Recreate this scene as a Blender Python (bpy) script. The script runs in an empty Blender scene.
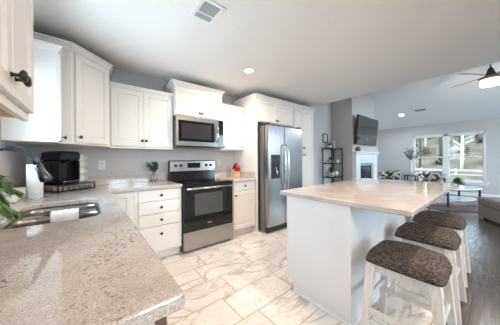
import bpy, bmesh, math, random
from mathutils import Vector, Matrix
random.seed(7)
S = bpy.context.scene
COL = S.collection
PI = math.pi

# ------------------------------------------------------------------ camera, sky, exposure
cam_d = bpy.data.cameras.new('camera'); cam = bpy.data.objects.new('camera', cam_d); COL.objects.link(cam)
cam_d.sensor_fit = 'HORIZONTAL'; cam_d.sensor_width = 36.0
cam_d.lens = 200.8/500*36.0
cam_d.shift_y = -(162.5-159.86)/500
cam_d.clip_start = .02; cam_d.clip_end = 200
_y = math.radians(38.91); _r = math.radians(-.416)
_fw = Vector((math.sin(_y), math.cos(_y), 0)); _rt = Vector((math.cos(_y), -math.sin(_y), 0)); _up = Vector((0, 0, 1))
rt2 = math.cos(_r)*_rt + math.sin(_r)*_up; up2 = -math.sin(_r)*_rt + math.cos(_r)*_up
cam.matrix_world = Matrix(((rt2.x, up2.x, -_fw.x, 0), (rt2.y, up2.y, -_fw.y, 0), (rt2.z, up2.z, -_fw.z, 1.217), (0, 0, 0, 1)))
S.camera = cam

world = bpy.data.worlds.new('sky'); S.world = world; world.use_nodes = True
wn = world.node_tree; wn.nodes.clear()
wo = wn.nodes.new('ShaderNodeOutputWorld'); wb = wn.nodes.new('ShaderNodeBackground')
tc = wn.nodes.new('ShaderNodeTexCoord'); sx = wn.nodes.new('ShaderNodeSeparateXYZ'); rp = wn.nodes.new('ShaderNodeValToRGB')
rp.color_ramp.elements[0].position = 0.0; rp.color_ramp.elements[0].color = (.70, .88, 1.0, 1)
rp.color_ramp.elements[1].position = 0.7; rp.color_ramp.elements[1].color = (.52, .75, 1.0, 1)
wn.links.new(tc.outputs['Generated'], sx.inputs[0]); wn.links.new(sx.outputs['Z'], rp.inputs[0])
wn.links.new(rp.outputs[0], wb.inputs[0]); wb.inputs[1].default_value = 16.0
wn.links.new(wb.outputs[0], wo.inputs[0])

S.view_settings.view_transform = 'Standard'; S.view_settings.look = 'None'
S.view_settings.gamma = 1; S.view_settings.use_curve_mapping = False
S.view_settings.exposure = 0.0
LAMP_KITCHEN = 26.0      # watts of each recessed ceiling lamp
LAMP_LIVING = 22.0

# window openings in the shell (plane, range, z range)
def portal(loc, rot, w, h):
    d = bpy.data.lights.new('window_portal', 'AREA'); d.shape = 'RECTANGLE'; d.size = w; d.size_y = h
    d.cycles.is_portal = True
    o = bpy.data.objects.new('window_portal', d); COL.objects.link(o); o.location = loc; o.rotation_euler = rot
portal((-.60, 1.80, 1.60), (0, -PI/2, 0), 1.02, 1.05)
portal((9.72, 1.14, 1.26), (0, PI/2, 0), 1.6, 1.8)
portal((7.0, -3.72, 1.31), (PI/2, 0, 0), 3.6, 2.55)  # portal for the added living room window in the front wall
portal((1.45, -3.72, 1.25), (PI/2, 0, 0), 1.7, 1.9)  # portal for the added kitchen-side window behind the camera

# ------------------------------------------------------------------ materials
def srgb(r, g, b):
    f = lambda v: (v/255/12.92) if v/255 <= .04045 else ((v/255+.055)/1.055)**2.4
    return (f(r), f(g), f(b), 1)
class NT:
    def __init__(s, name):
        s.m = bpy.data.materials.new(name); s.m.use_nodes = True; s.t = s.m.node_tree; s.b = s.t.nodes['Principled BSDF']
    def n(s, typ, **k):
        nd = s.t.nodes.new(typ)
        for a, v in k.items(): setattr(nd, a, v)
        return nd
    def l(s, a, b): s.t.links.new(a, b)
    def coords(s, scale=(1, 1, 1), loc=(0, 0, 0), rot=(0, 0, 0)):
        t = s.n('ShaderNodeTexCoord'); m = s.n('ShaderNodeMapping'); s.l(t.outputs['Object'], m.inputs[0])
        m.inputs['Scale'].default_value = scale; m.inputs['Location'].default_value = loc; m.inputs['Rotation'].default_value = rot
        return m.outputs[0]
    def noise(s, vec, scale, detail=3, rough=.5, dist=0):
        n = s.n('ShaderNodeTexNoise'); n.inputs['Scale'].default_value = scale; n.inputs['Detail'].default_value = detail
        n.inputs['Roughness'].default_value = rough; n.inputs['Distortion'].default_value = dist
        s.l(vec, n.inputs['Vector']); return n.outputs['Fac']
    def ramp(s, fac, stops):
        r = s.n('ShaderNodeValToRGB'); e = r.color_ramp.elements
        while len(e) < len(stops): e.new(.5)
        for i, (p, c) in enumerate(stops): e[i].position = p; e[i].color = c
        s.l(fac, r.inputs[0]); return r.outputs[0]
    def mix(s, fac, a, b, mode='MIX'):
        m = s.n('ShaderNodeMix', data_type='RGBA', blend_type=mode)
        for sock, v in ((m.inputs[0], fac), (m.inputs[6], a), (m.inputs[7], b)):
            if hasattr(v, 'is_linked'): s.l(v, sock)
            else: sock.default_value = v
        return m.outputs[2]
    def bump(s, h, strength, dist=.01):
        b = s.n('ShaderNodeBump'); b.inputs['Strength'].default_value = strength; b.inputs['Distance'].default_value = dist
        s.l(h, b.inputs['Height']); s.l(b.outputs[0], s.b.inputs['Normal'])
W1 = (1, 1, 1, 1); K0 = (0, 0, 0, 1)
def plain(name, col, rough=.5, metal=0, spec=.5, bump=0, bscale=60, coat=0, var=.04):
    t = NT(name); v = t.coords()
    nz = t.noise(v, bscale*.15, 2)
    dark = tuple(c*(1-var*2) for c in col[:3])+(1,)
    t.l(t.ramp(nz, [(.3, dark), (.7, col)]), t.b.inputs['Base Color'])
    t.b.inputs['Roughness'].default_value = rough; t.b.inputs['Metallic'].default_value = metal
    t.b.inputs['Specular IOR Level'].default_value = spec; t.b.inputs['Coat Weight'].default_value = coat
    if bump: t.bump(t.noise(v, bscale, 3), bump, .004)
    return t.m
def granite():
    t = NT('speckled_granite'); v = t.coords(); d = t.coords(scale=(1, .28, 1), rot=(0, 0, .75))
    c = t.ramp(t.noise(v, 9, 4, .6), [(.34, srgb(190, 182, 175)), (.5, srgb(201, 194, 188)), (.68, srgb(212, 207, 202))])
    c = t.mix(t.ramp(t.noise(v, 260, 2, .7), [(.50, K0), (.64, W1)]), c, srgb(160, 146, 134))
    c = t.mix(t.ramp(t.noise(v, 200, 2, .7), [(.57, K0), (.68, W1)]), c, srgb(224, 221, 219))
    cl = t.noise(d, 7, 3, .6)
    sp = t.ramp(t.noise(v, 75, 2, .6), [(.58, K0), (.63, W1)])
    msk = t.mix(1.0, sp, t.ramp(cl, [(.52, K0), (.66, W1)]), 'MULTIPLY')
    c = t.mix(msk, c, srgb(112, 104, 102))
    t.l(c, t.b.inputs['Base Color']); t.b.inputs['Roughness'].default_value = .06
    t.b.inputs['Specular IOR Level'].default_value = .75
    return t.m
def marble_tile():
    t = NT('marble_floor_tile')
    v = t.coords(loc=(-.457, -.0123, 0))
    b = t.n('ShaderNodeTexBrick', offset=.25, offset_frequency=2, squash=1); t.l(v, b.inputs['Vector'])
    b.inputs['Color1'].default_value = (0, 0, 0, 1); b.inputs['Color2'].default_value = (1, 1, 1, 1); b.inputs['Mortar'].default_value = (.5, .5, .5, 1)
    b.inputs['Scale'].default_value = 1; b.inputs['Mortar Size'].default_value = .0036; b.inputs['Mortar Smooth'].default_value = .1
    b.inputs['Brick Width'].default_value = .61; b.inputs['Row Height'].default_value = .3048; b.inputs['Bias'].default_value = 0
    # shift the marble per tile
    ad = t.n('ShaderNodeVectorMath', operation='MULTIPLY_ADD'); t.l(b.outputs['Color'], ad.inputs[0]); ad.inputs[1].default_value = (7, 5, 3)
    v2 = t.coords(rot=(0, 0, .55), scale=(.8, 1.6, 1)); t.l(v2, ad.inputs[2])
    vein = t.noise(ad.outputs[0], 1.7, 5, .55, 1.3)
    a = t.ramp(vein, [(.465, K0), (.495, W1), (.505, W1), (.54, K0)])
    v3 = t.noise(ad.outputs[0], 4.5, 4, .6, 1.8)
    a2 = t.ramp(v3, [(.48, K0), (.5, (.45, .45, .45, 1)), (.52, K0)])
    clouds = t.noise(ad.outputs[0], 2.3, 3)
    base = t.ramp(clouds, [(.3, srgb(226, 220, 213)), (.65, srgb(239, 235, 230))])
    f1 = t.mix(1.0, a, t.ramp(clouds, [(.4, (.15, .15, .15, 1)), (.62, (.6, .6, .6, 1))]), 'MULTIPLY')
    c = t.mix(f1, base, srgb(150, 134, 120)); c = t.mix(a2, c, srgb(176, 162, 148))
    c = t.mix(b.outputs['Fac'], c, srgb(160, 148, 136))
    t.l(c, t.b.inputs['Base Color'])
    t.l(t.ramp(b.outputs['Fac'], [(0, (.22, .22, .22, 1)), (1, (.8, .8, .8, 1))]), t.b.inputs['Roughness'])
    return t.m
def wood_planks():
    t = NT('dark_wood_plank'); v = t.coords()
    b = t.n('ShaderNodeTexBrick', offset=.37, offset_frequency=2); t.l(v, b.inputs['Vector'])
    b.inputs['Color1'].default_value = (0, 0, 0, 1); b.inputs['Color2'].default_value = W1; b.inputs['Mortar'].default_value = (.5, .5, .5, 1)
    b.inputs['Scale'].default_value = 1; b.inputs['Mortar Size'].default_value = .0015; b.inputs['Brick Width'].default_value = 1.22; b.inputs['Row Height'].default_value = .15
    ad = t.n('ShaderNodeVectorMath', operation='MULTIPLY_ADD'); t.l(b.outputs['Color'], ad.inputs[0]); ad.inputs[1].default_value = (9, 9, 9)
    t.l(t.coords(scale=(1.2, 14, 1)), ad.inputs[2])
    g = t.noise(ad.outputs[0], 2.2, 5, .6, .4)
    c = t.ramp(g, [(.3, srgb(50, 42, 39)), (.5, srgb(82, 72, 67)), (.72, srgb(116, 106, 101))])
    c = t.mix(.35, c, t.ramp(b.outputs['Color'], [(0, srgb(60, 50, 46)), (1, srgb(128, 114, 106))]))
    c = t.mix(b.outputs['Fac'], c, srgb(40, 34, 32))
    t.l(c, t.b.inputs['Base Color']); t.b.inputs['Roughness'].default_value = .22
    t.bump(b.outputs['Fac'], -.2, .002)
    return t.m
def steel(name='brushed_stainless', col=(.56, .56, .56, 1), rough=.26, sc=(3, 3, 220)):
    t = NT(name); g = t.noise(t.coords(scale=sc), 3, 3)
    t.l(t.ramp(g, [(.3, tuple(x*.86 for x in col[:3])+(1,)), (.7, col)]), t.b.inputs['Base Color'])
    t.b.inputs['Metallic'].default_value = 1; t.b.inputs['Roughness'].default_value = rough
    t.bump(g, .03, .001)
    return t.m
def tweed(name, stops, sc=260):
    t = NT(name); a = t.noise(t.coords(scale=(1, .18, .6)), sc, 2); b = t.noise(t.coords(scale=(.18, 1, .6)), sc, 2)
    m = t.mix(.5, a, b); m = t.mix(.18, m, t.noise(t.coords(), 60, 3))
    t.l(t.ramp(m, stops), t.b.inputs['Base Color']); t.b.inputs['Roughness'].default_value = .95
    t.b.inputs['Specular IOR Level'].default_value = .1
    t.bump(m, .5, .002)
    return t.m
def whitewash():
    t = NT('whitewashed_wood'); g = t.noise(t.coords(scale=(14, 14, 1.5)), 5, 4, .6)
    t.l(t.ramp(g, [(.25, srgb(208, 203, 199)), (.5, srgb(224, 221, 218)), (.75, srgb(232, 230, 228))]), t.b.inputs['Base Color'])
    t.b.inputs['Roughness'].default_value = .55; t.bump(g, .15, .002); return t.m
def wood(name, a, b, sc=(2, 2, 30), rough=.5):
    t = NT(name); g = t.noise(t.coords(scale=sc), 3, 4, .6, .3)
    t.l(t.ramp(g, [(.3, a), (.7, b)]), t.b.inputs['Base Color']); t.b.inputs['Roughness'].default_value = rough; return t.m
def glass(name, col=(1, 1, 1, 1), rough=0):
    t = NT(name); v = t.noise(t.coords(), 2, 1); t.l(t.ramp(v, [(0, col), (1, tuple(x*.97 for x in col[:3])+(1,))]), t.b.inputs['Base Color'])
    t.b.inputs['Transmission Weight'].default_value = 1; t.b.inputs['Roughness'].default_value = rough; t.b.inputs['IOR'].default_value = 1.45
    return t.m
def pane_mat():
    t = NT('window_glass'); out = t.t.nodes['Material Output']
    tr = t.n('ShaderNodeBsdfTransparent'); gl = t.n('ShaderNodeBsdfGlossy'); gl.inputs['Roughness'].default_value = .02
    fr = t.n('ShaderNodeFresnel'); fr.inputs[0].default_value = 1.3; mx = t.n('ShaderNodeMixShader')
    tr.inputs[0].default_value = (.97, .98, .98, 1)
    t.l(fr.outputs[0], mx.inputs[0]); t.l(tr.outputs[0], mx.inputs[1]); t.l(gl.outputs[0], mx.inputs[2]); t.l(mx.outputs[0], out.inputs[0])
    return t.m
def emit(name, col, st):
    t = NT(name); t.b.inputs['Base Color'].default_value = (.9, .9, .9, 1)
    t.b.inputs['Emission Color'].default_value = col; t.b.inputs['Emission Strength'].default_value = st; return t.m
def blotch(name, a, b, c3, sc):
    t = NT(name); n1 = t.noise(t.coords(), sc, 1, .4, 1.2)
    vo = t.n('ShaderNodeTexVoronoi', feature='F1'); vo.inputs['Scale'].default_value = sc*1.3; t.l(t.coords(), vo.inputs['Vector'])
    c = t.mix(t.ramp(n1, [(.46, K0), (.50, W1)]), a, b)
    c = t.mix(t.ramp(vo.outputs['Distance'], [(.22, W1), (.27, K0)]), c, c3)
    t.l(c, t.b.inputs['Base Color']); t.b.inputs['Roughness'].default_value = .9; return t.m
def leafmat(name, a, b):
    t = NT(name); t.l(t.ramp(t.noise(t.coords(), 25, 2), [(.35, a), (.65, b)]), t.b.inputs['Base Color']); t.b.inputs['Roughness'].default_value = .45; return t.m

def tv_mat():
    m = plain('tv_screen_glass', (.015, .017, .02, 1), .03, spec=.5, var=0); m.node_tree.nodes['Principled BSDF'].inputs['IOR'].default_value = 2.3; return m
M = dict(
 wall=plain('greige_wall_paint', srgb(203, 200, 199), .85, spec=.2, bump=.04, bscale=300, var=.01),
 ceil=plain('white_ceiling_paint', srgb(240, 239, 238), .9, spec=.1, bump=.08, bscale=220, var=.01),
 trim=plain('white_trim_paint', srgb(238, 238, 238), .4, var=.01),
 cab=plain('white_cabinet_paint', srgb(233, 229, 224), .38, spec=.4, var=.01),
 island=plain('white_island_paint', srgb(228, 228, 230), .45, spec=.4, var=.01),
 granite=granite(), tile=marble_tile(), planks=wood_planks(),
 steel=steel(col=(.45, .43, .41, 1)), mwsteel=steel('microwave_steel', (.30, .29, .28, 1), .3), fsteel=steel('fridge_steel', (.46, .46, .47, 1), .24), steeld=steel('dark_side_steel', (.30, .30, .31, 1), .4), sinksteel=steel('sink_steel', (.34, .30, .27, 1), .3, (40, 40, 6)),
 chrome=plain('polished_steel', (.7, .7, .7, 1), .12, 1), faucet=plain('dark_faucet_steel', (.11, .13, .17, 1), .2, 1),
 bronze=plain('bronze_knob_metal', (.06, .05, .045, 1), .35, .8),
 black=plain('black_enamel', (.010, .010, .011, 1), .14), blackg=plain('black_glass', (.006, .006, .007, 1), .04, spec=.6, var=.0),
 mwglass=plain('oven_window_glass', (.035, .035, .038, 1), .08, spec=.6), ovwin=plain('range_window_glass', (.07, .075, .075, 1), .08, spec=.7),
 burner=plain('burner_ring_print', (.05, .05, .05, 1), .15),
 display=plain('display_panel', (.01, .015, .03, 1), .1), digit=emit('display_digits', (.25, .55, 1, 1), 1.5),
 blackm=plain('black_metal', (.02, .022, .025, 1), .45, .3), plast=plain('white_plastic', srgb(236, 234, 230), .35),
 stool=tweed('brown_tweed', [(.38, srgb(46, 41, 38)), (.5, srgb(80, 73, 69)), (.62, srgb(124, 115, 109))]),
 sofa=tweed('grey_sofa_weave', [(.4, srgb(118, 110, 106)), (.5, srgb(146, 139, 134)), (.6, srgb(172, 166, 160))], 160),
 wwood=whitewash(), brownw=wood('brown_wood', srgb(96, 76, 62), srgb(128, 104, 88)), rawwood=wood('raw_maple', srgb(196, 146, 96), srgb(214, 166, 116), (2, 8, 2)),
 blockw=wood('beech_block_wood', srgb(196, 158, 120), srgb(222, 188, 150)), red=plain('red_knife_plastic', srgb(176, 14, 18), .3),
 glass=glass('clear_glass'), carafe=glass('smoky_glass', (.75, .8, .8, 1)), pane=pane_mat(),
 towel=tweed('white_towel_cloth', [(.3, srgb(226, 224, 222)), (.7, srgb(246, 245, 243))], 200),
 olive=leafmat('olive_leaf', srgb(46, 78, 38), srgb(112, 142, 80)), sage=leafmat('eucalyptus_leaf', srgb(48, 76, 60), srgb(98, 126, 104)),
 fern=leafmat('house_plant_leaf', srgb(30, 72, 26), srgb(92, 140, 62)), stem=plain('plant_stem', srgb(88, 70, 48), .7),
 pot=plain('white_ceramic', srgb(236, 236, 234), .25), lampglow=emit('recessed_lamp_glow', (1, .93, .82, 1), 14), fanglow=emit('fan_lamp_glow', (1, .88, .72, 1), 1.5),
 tvglass=tv_mat(), mantle=plain('white_mantel_paint', srgb(240, 241, 243), .45, var=.01),
 firetile=plain('grey_hearth_tile', srgb(168, 172, 180), .35), firebox=plain('firebox_black', (.02, .03, .045, 1), .1),
 chairf=blotch('leaf_print_fabric', srgb(222, 218, 210), srgb(48, 52, 56), srgb(150, 150, 146), 8),
 rug=blotch('patterned_rug_wool', srgb(196, 178, 170), srgb(150, 128, 122), srgb(222, 214, 210), 7), rugedge=plain('rug_border', srgb(120, 104, 100), .95),
 marbletop=plain('white_table_marble', srgb(236, 237, 240), .12, var=.03), dwood=wood('dark_table_wood', srgb(30, 26, 26), srgb(52, 44, 42)),
 fanwood=wood('fan_blade_wood', srgb(150, 140, 130), srgb(178, 168, 158), (4, 4, 4)), fancage=wood('driftwood_band', srgb(132, 100, 72), srgb(176, 142, 108), (4, 4, 20)),
 bounceslab=plain('pale_bounce_slab', srgb(206, 204, 200), .9, bscale=20, var=.03), grass=plain('dry_winter_grass', srgb(88, 76, 62), 1, spec=0, bscale=8, var=.25), bark=plain('grey_bark', srgb(64, 57, 49), 1, spec=0, bscale=30, var=.1),
 bark2=plain('pale_bark', srgb(156, 146, 132), 1, spec=0, bscale=30, var=.1), scrub=plain('evergreen_scrub', srgb(66, 66, 46), 1, spec=0, bscale=20, var=.2), fence=plain('weathered_fence', srgb(136, 128, 118), 1, spec=0, var=.1),
 ventdark=plain('vent_recess_grey', srgb(44, 42, 40), .8), paper=plain('framed_print_paper', srgb(214, 208, 196), .8), amber=plain('amber_ornament', srgb(140, 92, 52), .4),
)

# ------------------------------------------------------------------ mesh helpers
OFF = {}
def bm_(): return bmesh.new()
def hexa(bm, x0, x1, y0, y1, z0, z1):
    v = [bm.verts.new(p) for p in ((x0, y0, z0), (x1, y0, z0), (x1, y1, z0), (x0, y1, z0), (x0, y0, z1), (x1, y0, z1), (x1, y1, z1), (x0, y1, z1))]
    for f in ((0, 3, 2, 1), (4, 5, 6, 7), (0, 1, 5, 4), (1, 2, 6, 5), (2, 3, 7, 6), (3, 0, 4, 7)): bm.faces.new([v[i] for i in f])
def merge(dst, src, mat=None):
    if mat is not None: bmesh.ops.transform(src, matrix=mat, verts=src.verts)
    mp = {v: dst.verts.new(v.co) for v in src.verts}
    for f in src.faces:
        try:
            nf = dst.faces.new([mp[v] for v in f.verts]); nf.smooth = f.smooth
        except ValueError: pass
    src.free()
def box(bm, x0, x1, y0, y1, z0, z1, r=0, seg=2, mat=None):
    t = bmesh.new(); hexa(t, min(x0, x1), max(x0, x1), min(y0, y1), max(y0, y1), min(z0, z1), max(z0, z1))
    if r: bmesh.ops.bevel(t, geom=list(t.edges), offset=r, segments=seg, profile=.5, affect='EDGES', clamp_overlap=True)
    merge(bm, t, mat); return bm
def B(*a, **k): return box(bm_(), *a, **k)
def tube(bm, pts, r, n=10, caps=True):
    pts = [Vector(p) for p in pts]; rs = r if isinstance(r, (list, tuple)) else [r]*len(pts)
    rings = []; prev = None
    for i, p in enumerate(pts):
        t = (pts[min(i+1, len(pts)-1)]-pts[max(i-1, 0)]).normalized()
        if prev is None:
            a = Vector((0, 0, 1)) if abs(t.z) < .9 else Vector((1, 0, 0)); u = t.cross(a).normalized()
        else:
            u = (prev-t*prev.dot(t))
            u = u.normalized() if u.length > 1e-6 else t.orthogonal().normalized()
        w = t.cross(u); prev = u
        rings.append([bm.verts.new(p+rs[i]*(math.cos(2*PI*k/n)*u+math.sin(2*PI*k/n)*w)) for k in range(n)])
    for a, b in zip(rings, rings[1:]):
        for k in range(n):
            f = bm.faces.new((a[k], a[(k+1) % n], b[(k+1) % n], b[k])); f.smooth = True
    if caps: bm.faces.new(rings[0][::-1]); bm.faces.new(rings[-1])
    return bm
def lathe(bm, prof, c=(0, 0, 0), n=24, axis=(0, 0, 1), sx=1, sy=1, smooth=True):
    """prof: list of (radius, height)"""
    q = Vector((0, 0, 1)).rotation_difference(Vector(axis)); c = Vector(c); rings = []
    for r, h in prof:
        if r < 1e-6: rings.append([bm.verts.new(c+q@Vector((0, 0, h)))])
        else: rings.append([bm.verts.new(c+q@Vector((r*sx*math.cos(2*PI*k/n), r*sy*math.sin(2*PI*k/n), h))) for k in range(n)])
    for a, b in zip(rings, rings[1:]):
        for k in range(n):
            k2 = (k+1) % n
            if len(a) == 1 and len(b) == 1: continue
            if len(a) == 1: f = bm.faces.new((a[0], b[k2], b[k]))
            elif len(b) == 1: f = bm.faces.new((a[k], a[k2], b[0]))
            else: f = bm.faces.new((a[k], a[k2], b[k2], b[k]))
            f.smooth = smooth
    if len(rings[0]) > 1: bm.faces.new(rings[0][::-1])
    if len(rings[-1]) > 1: bm.faces.new(rings[-1])
    return bm
def offpoly(poly, d):
    """offset a counter-clockwise polygon inwards by d"""
    n = len(poly); out = []
    for i in range(n):
        p0, p1, p2 = Vector(poly[i-1]), Vector(poly[i]), Vector(poly[(i+1) % n])
        a = (p1-p0).normalized(); b = (p2-p1).normalized()
        na = Vector((-a.y, a.x)); nb = Vector((-b.y, b.x)); m = na+nb
        if m.length < 1e-6: m = na.copy()
        m = m/ m.length_squared*2 if False else m.normalized()
        out.append(tuple(p1+m*(d/max(.2, m.dot(na)))))
    return out
def prism(bm, poly, z0, z1, r=0, holes=(), seg=3):
    """slab with rounded top and bottom arris; poly ccw, holes clockwise lists"""
    loops = [poly]+[h for h in holes]
    if r:
        rings = [(r, z0), (0, z0+r), (0, z1-r), (r*.3, z1-r*.3), (r, z1)]
    else: rings = [(0, z0), (0, z1)]
    top_e = []; bot_e = []
    for L in loops:
        vs = []
        for d, z in rings:
            pp = offpoly(L, d) if d else L
            vs.append([bm.verts.new((x, y, z)) for x, y in pp])
        n = len(L)
        for a, b in zip(vs, vs[1:]):
            for k in range(n): bm.faces.new((a[k], a[(k+1) % n], b[(k+1) % n], b[k]))
        for k in range(n):
            top_e.append(bm.edges.get((vs[-1][k], vs[-1][(k+1) % n]))); bot_e.append(bm.edges.get((vs[0][k], vs[0][(k+1) % n])))
    bmesh.ops.triangle_fill(bm, use_beauty=True, use_dissolve=False, edges=top_e, normal=(0, 0, 1))
    bmesh.ops.triangle_fill(bm, use_beauty=True, use_dissolve=False, edges=bot_e, normal=(0, 0, -1))
    return bm
def panel(bm, O, U, N, w, h, t=.019, rail=.055, flat=False):
    """one cabinet door: O lower corner at back, U along width, N outwards; framed with a recessed centre"""
    O = Vector(O); U = Vector(U).normalized(); N = Vector(N).normalized(); V = Vector((0, 0, 1))
    if flat: rings = [(0, 0), (0, t-.004), (.004, t), ]
    else: rings = [(0, 0), (0, t-.003), (.003, t), (rail, t), (rail+.006, t-.009), (rail+.012, t-.009), (rail+.03, t-.005)]
    vs = []
    for i, d in rings:
        vs.append([bm.verts.new(O+U*a+V*b+N*d) for a, b in ((i, i), (w-i, i), (w-i, h-i), (i, h-i))])
    for a, b in zip(vs, vs[1:]):
        for k in range(4): bm.faces.new((a[k], a[(k+1) % 4], b[(k+1) % 4], b[k]))
    bm.faces.new(vs[-1]); bm.faces.new(vs[0][::-1]); return bm
def sweep(bm, path, prof, side=1, closed_prof=True):
    """profile [(out, z)] swept along xy path with mitres; out is to the right of travel"""
    path = [Vector(p) for p in path]; rings = []
    for i, p in enumerate(path):
        ns = []
        if i > 0: a = (p-path[i-1]).normalized(); ns.append(Vector((a.y, -a.x)))
        if i < len(path)-1: a = (path[i+1]-p).normalized(); ns.append(Vector((a.y, -a.x)))
        m = ns[0] if len(ns) == 1 else (ns[0]+ns[1]).normalized()
        k = 1/max(.2, m.dot(ns[0])); m = m*k*side
        rings.append([bm.verts.new((p.x+m.x*o, p.y+m.y*o, z)) for o, z in prof])
    n = len(prof)
    for a, b in zip(rings, rings[1:]):
        for k in range(n): bm.faces.new((a[k], a[(k+1) % n], b[(k+1) % n], b[k]))
    bm.faces.new(rings[0][::-1]); bm.faces.new(rings[-1]); return bm
def crown(path, z, h, out, bm=None):
    bm = bm or bm_()
    prof = [(-.01, z), (.006, z), (.010, z+h*.25), (out*.45, z+h*.45), (out*.8, z+h*.75), (out, z+h*.8), (out, z+h), (-.01, z+h)]
    return sweep(bm, path, prof)
def mk(name, bm, mat, parent=None, local=False):
    bmesh.ops.recalc_face_normals(bm, faces=bm.faces)
    off = Vector((0, 0, 0))
    if parent is not None and not local: off = OFF[parent.name]
    if off.length: bmesh.ops.translate(bm, vec=-off, verts=bm.verts)
    me = bpy.data.meshes.new(name); bm.to_mesh(me); bm.free()
    me.materials.append(M[mat] if isinstance(mat, str) else mat)
    o = bpy.data.objects.new(name, me); COL.objects.link(o)
    if parent is not None: o.parent = parent; OFF[o.name] = OFF[parent.name] if not local else Vector((0, 0, 0))
    else: OFF[o.name] = Vector((0, 0, 0))
    return o
def lab(o, label, cat, group=None):
    o['label'] = label; o['category'] = cat
    if group: o['group'] = group
    return o
def thing(name, label, cat, loc=(0, 0, 0), rz=0, group=None):
    o = bpy.data.objects.new(name, None); o.empty_display_size = .1; COL.objects.link(o); o.location = loc; o.rotation_euler = (0, 0, rz)
    OFF[o.name] = Vector(loc); return lab(o, label, cat, group)
def solo(name, bm, mat, label, cat, group=None):
    """single-mesh thing: origin moved to its own base"""
    xs = [v.co for v in bm.verts]; c = Vector(((min(v.x for v in xs)+max(v.x for v in xs))/2, (min(v.y for v in xs)+max(v.y for v in xs))/2, min(v.z for v in xs)))
    bmesh.ops.translate(bm, vec=-c, verts=bm.verts)
    o = mk(name, bm, mat); o.location = c; OFF[o.name] = c; return lab(o, label, cat, group)
def struct(name, bm, mat, parent=None):
    o = mk(name, bm, mat, parent)
    if parent is None: o['kind'] = 'structure'
    return o
def copy_tree(o, parent=None):
    c = o.copy(); COL.objects.link(c)
    if parent is not None: c.parent = parent
    for ch in list(o.children): copy_tree(ch, c)
    return c
def smooth(o):
    for p in o.data.polygons: p.use_smooth = True
    return o
def ellip(bm, c, rx, ry, rz, n=16, m=10):
    return lathe(bm, [(math.sin(PI*i/m), -math.cos(PI*i/m)) if 0 < i < m else (0, -math.cos(PI*i/m)) for i in range(m+1)], (0, 0, 0), n) if False else _ell(bm, c, rx, ry, rz, n, m)
def _ell(bm, c, rx, ry, rz, n, m):
    t = bm_(); lathe(t, [(math.sin(PI*i/m) if 0 < i < m else 0, -math.cos(PI*i/m)) for i in range(m+1)], (0, 0, 0), n)
    merge(bm, t, Matrix.Translation(c) @ Matrix.Diagonal((rx, ry, rz, 1))); return bm
def knob(parent, p, n, s=1.12):
    bm = bm_(); lathe(bm, [(.006*s, 0), (.0045*s, .004*s), (.004*s, .012*s), (.010*s, .015*s), (.0145*s, .019*s), (.0145*s, .023*s), (.010*s, .027*s), (0, .028*s)], p, 16, n)
    return mk('knob', bm, 'bronze', parent)
def leaf(bm, p, d, L, w, droop=.2, up=(0, 0, 1)):
    p = Vector(p); d = Vector(d).normalized(); s = d.cross(Vector(up))
    s = s.normalized() if s.length > 1e-4 else Vector((1, 0, 0)); u = s.cross(d)
    pts = [(0, .06), (.25, .75), (.5, 1), (.75, .7), (1, .03)]; L_ = []; R_ = []; C_ = []
    for a, b in pts:
        c = p+d*(L*a)-Vector((0, 0, 1))*(droop*L*a*a)
        L_.append(bm.verts.new(c+s*(w/2*b)+u*(.12*w*b))); R_.append(bm.verts.new(c-s*(w/2*b)+u*(.12*w*b))); C_.append(bm.verts.new(c))
    for i in range(4):
        for q in ((L_[i], L_[i+1], C_[i+1], C_[i]), (C_[i], C_[i+1], R_[i+1], R_[i])):
            f = bm.faces.new(q); f.smooth = True

# ------------------------------------------------------------------ room shell
XW, YB, XR, YF = -.52, 3.215, 9.6, -3.6
CE = 2.44; XE = 4.08
def wall_with_holes(name, axis, pos, thick, a0, a1, z0, z1, holes, mat='wall'):
    """axis 'x': wall in plane x=pos..pos+thick spanning y a0..a1; holes (b0,b1,c0,c1)"""
    bm = bm_(); cuts = sorted({a0, a1, *[h[0] for h in holes], *[h[1] for h in holes]})
    for p, q in zip(cuts, cuts[1:]):
        segs = [(z0, z1)]
        for h in holes:
            if h[0] <= p and q <= h[1]:
                segs = [(z0, h[2]), (h[3], z1)]
        for s0, s1 in segs:
            if s1-s0 < 1e-4: continue
            if axis == 'x': hexa(bm, min(pos, pos+thick), max(pos, pos+thick), p, q, s0, s1)
            else: hexa(bm, p, q, min(pos, pos+thick), max(pos, pos+thick), s0, s1)
    bmesh.ops.remove_doubles(bm, verts=bm.verts, dist=1e-5)
    return struct(name, bm, mat)
struct('floor', B(XW, XE, .27, YB, -.1, 0), 'tile')
bmf = B(XW, XE, YF, .27, -.1, 0); box(bmf, XE, XR, YF, YB, -.1, 0); struct('floor_living', bmf, 'planks')
struct('ceiling', B(XW, XE, YF, YB, CE, CE+.12), 'ceil')
KW = (1.33, 2.35, 1.09, 2.12); LW = (.25, 2.04, .46, 2.06)
wall_with_holes('wall_left', 'x', XW, -.14, YF, YB+.14, 0, 2.6, [KW])
wall_with_holes('wall_back', 'y', YB, .14, XW, XR, 0, 4.5, [])
wall_with_holes('wall_right', 'x', XR, .14, YF, YB+.14, 0, 3.2, [LW])
wall_with_holes('wall_front', 'y', YF, -.14, XW-.14, XR+.14, 0, 4.5, [(.6, 2.3, .3, 2.2), (5.2, 8.8, .0, 2.6)])  # both openings are out of view, added to let daylight in
struct('wall_header', B(XE-.1, XE, YF, YB, CE+.12, 4.5), 'wall')
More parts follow.
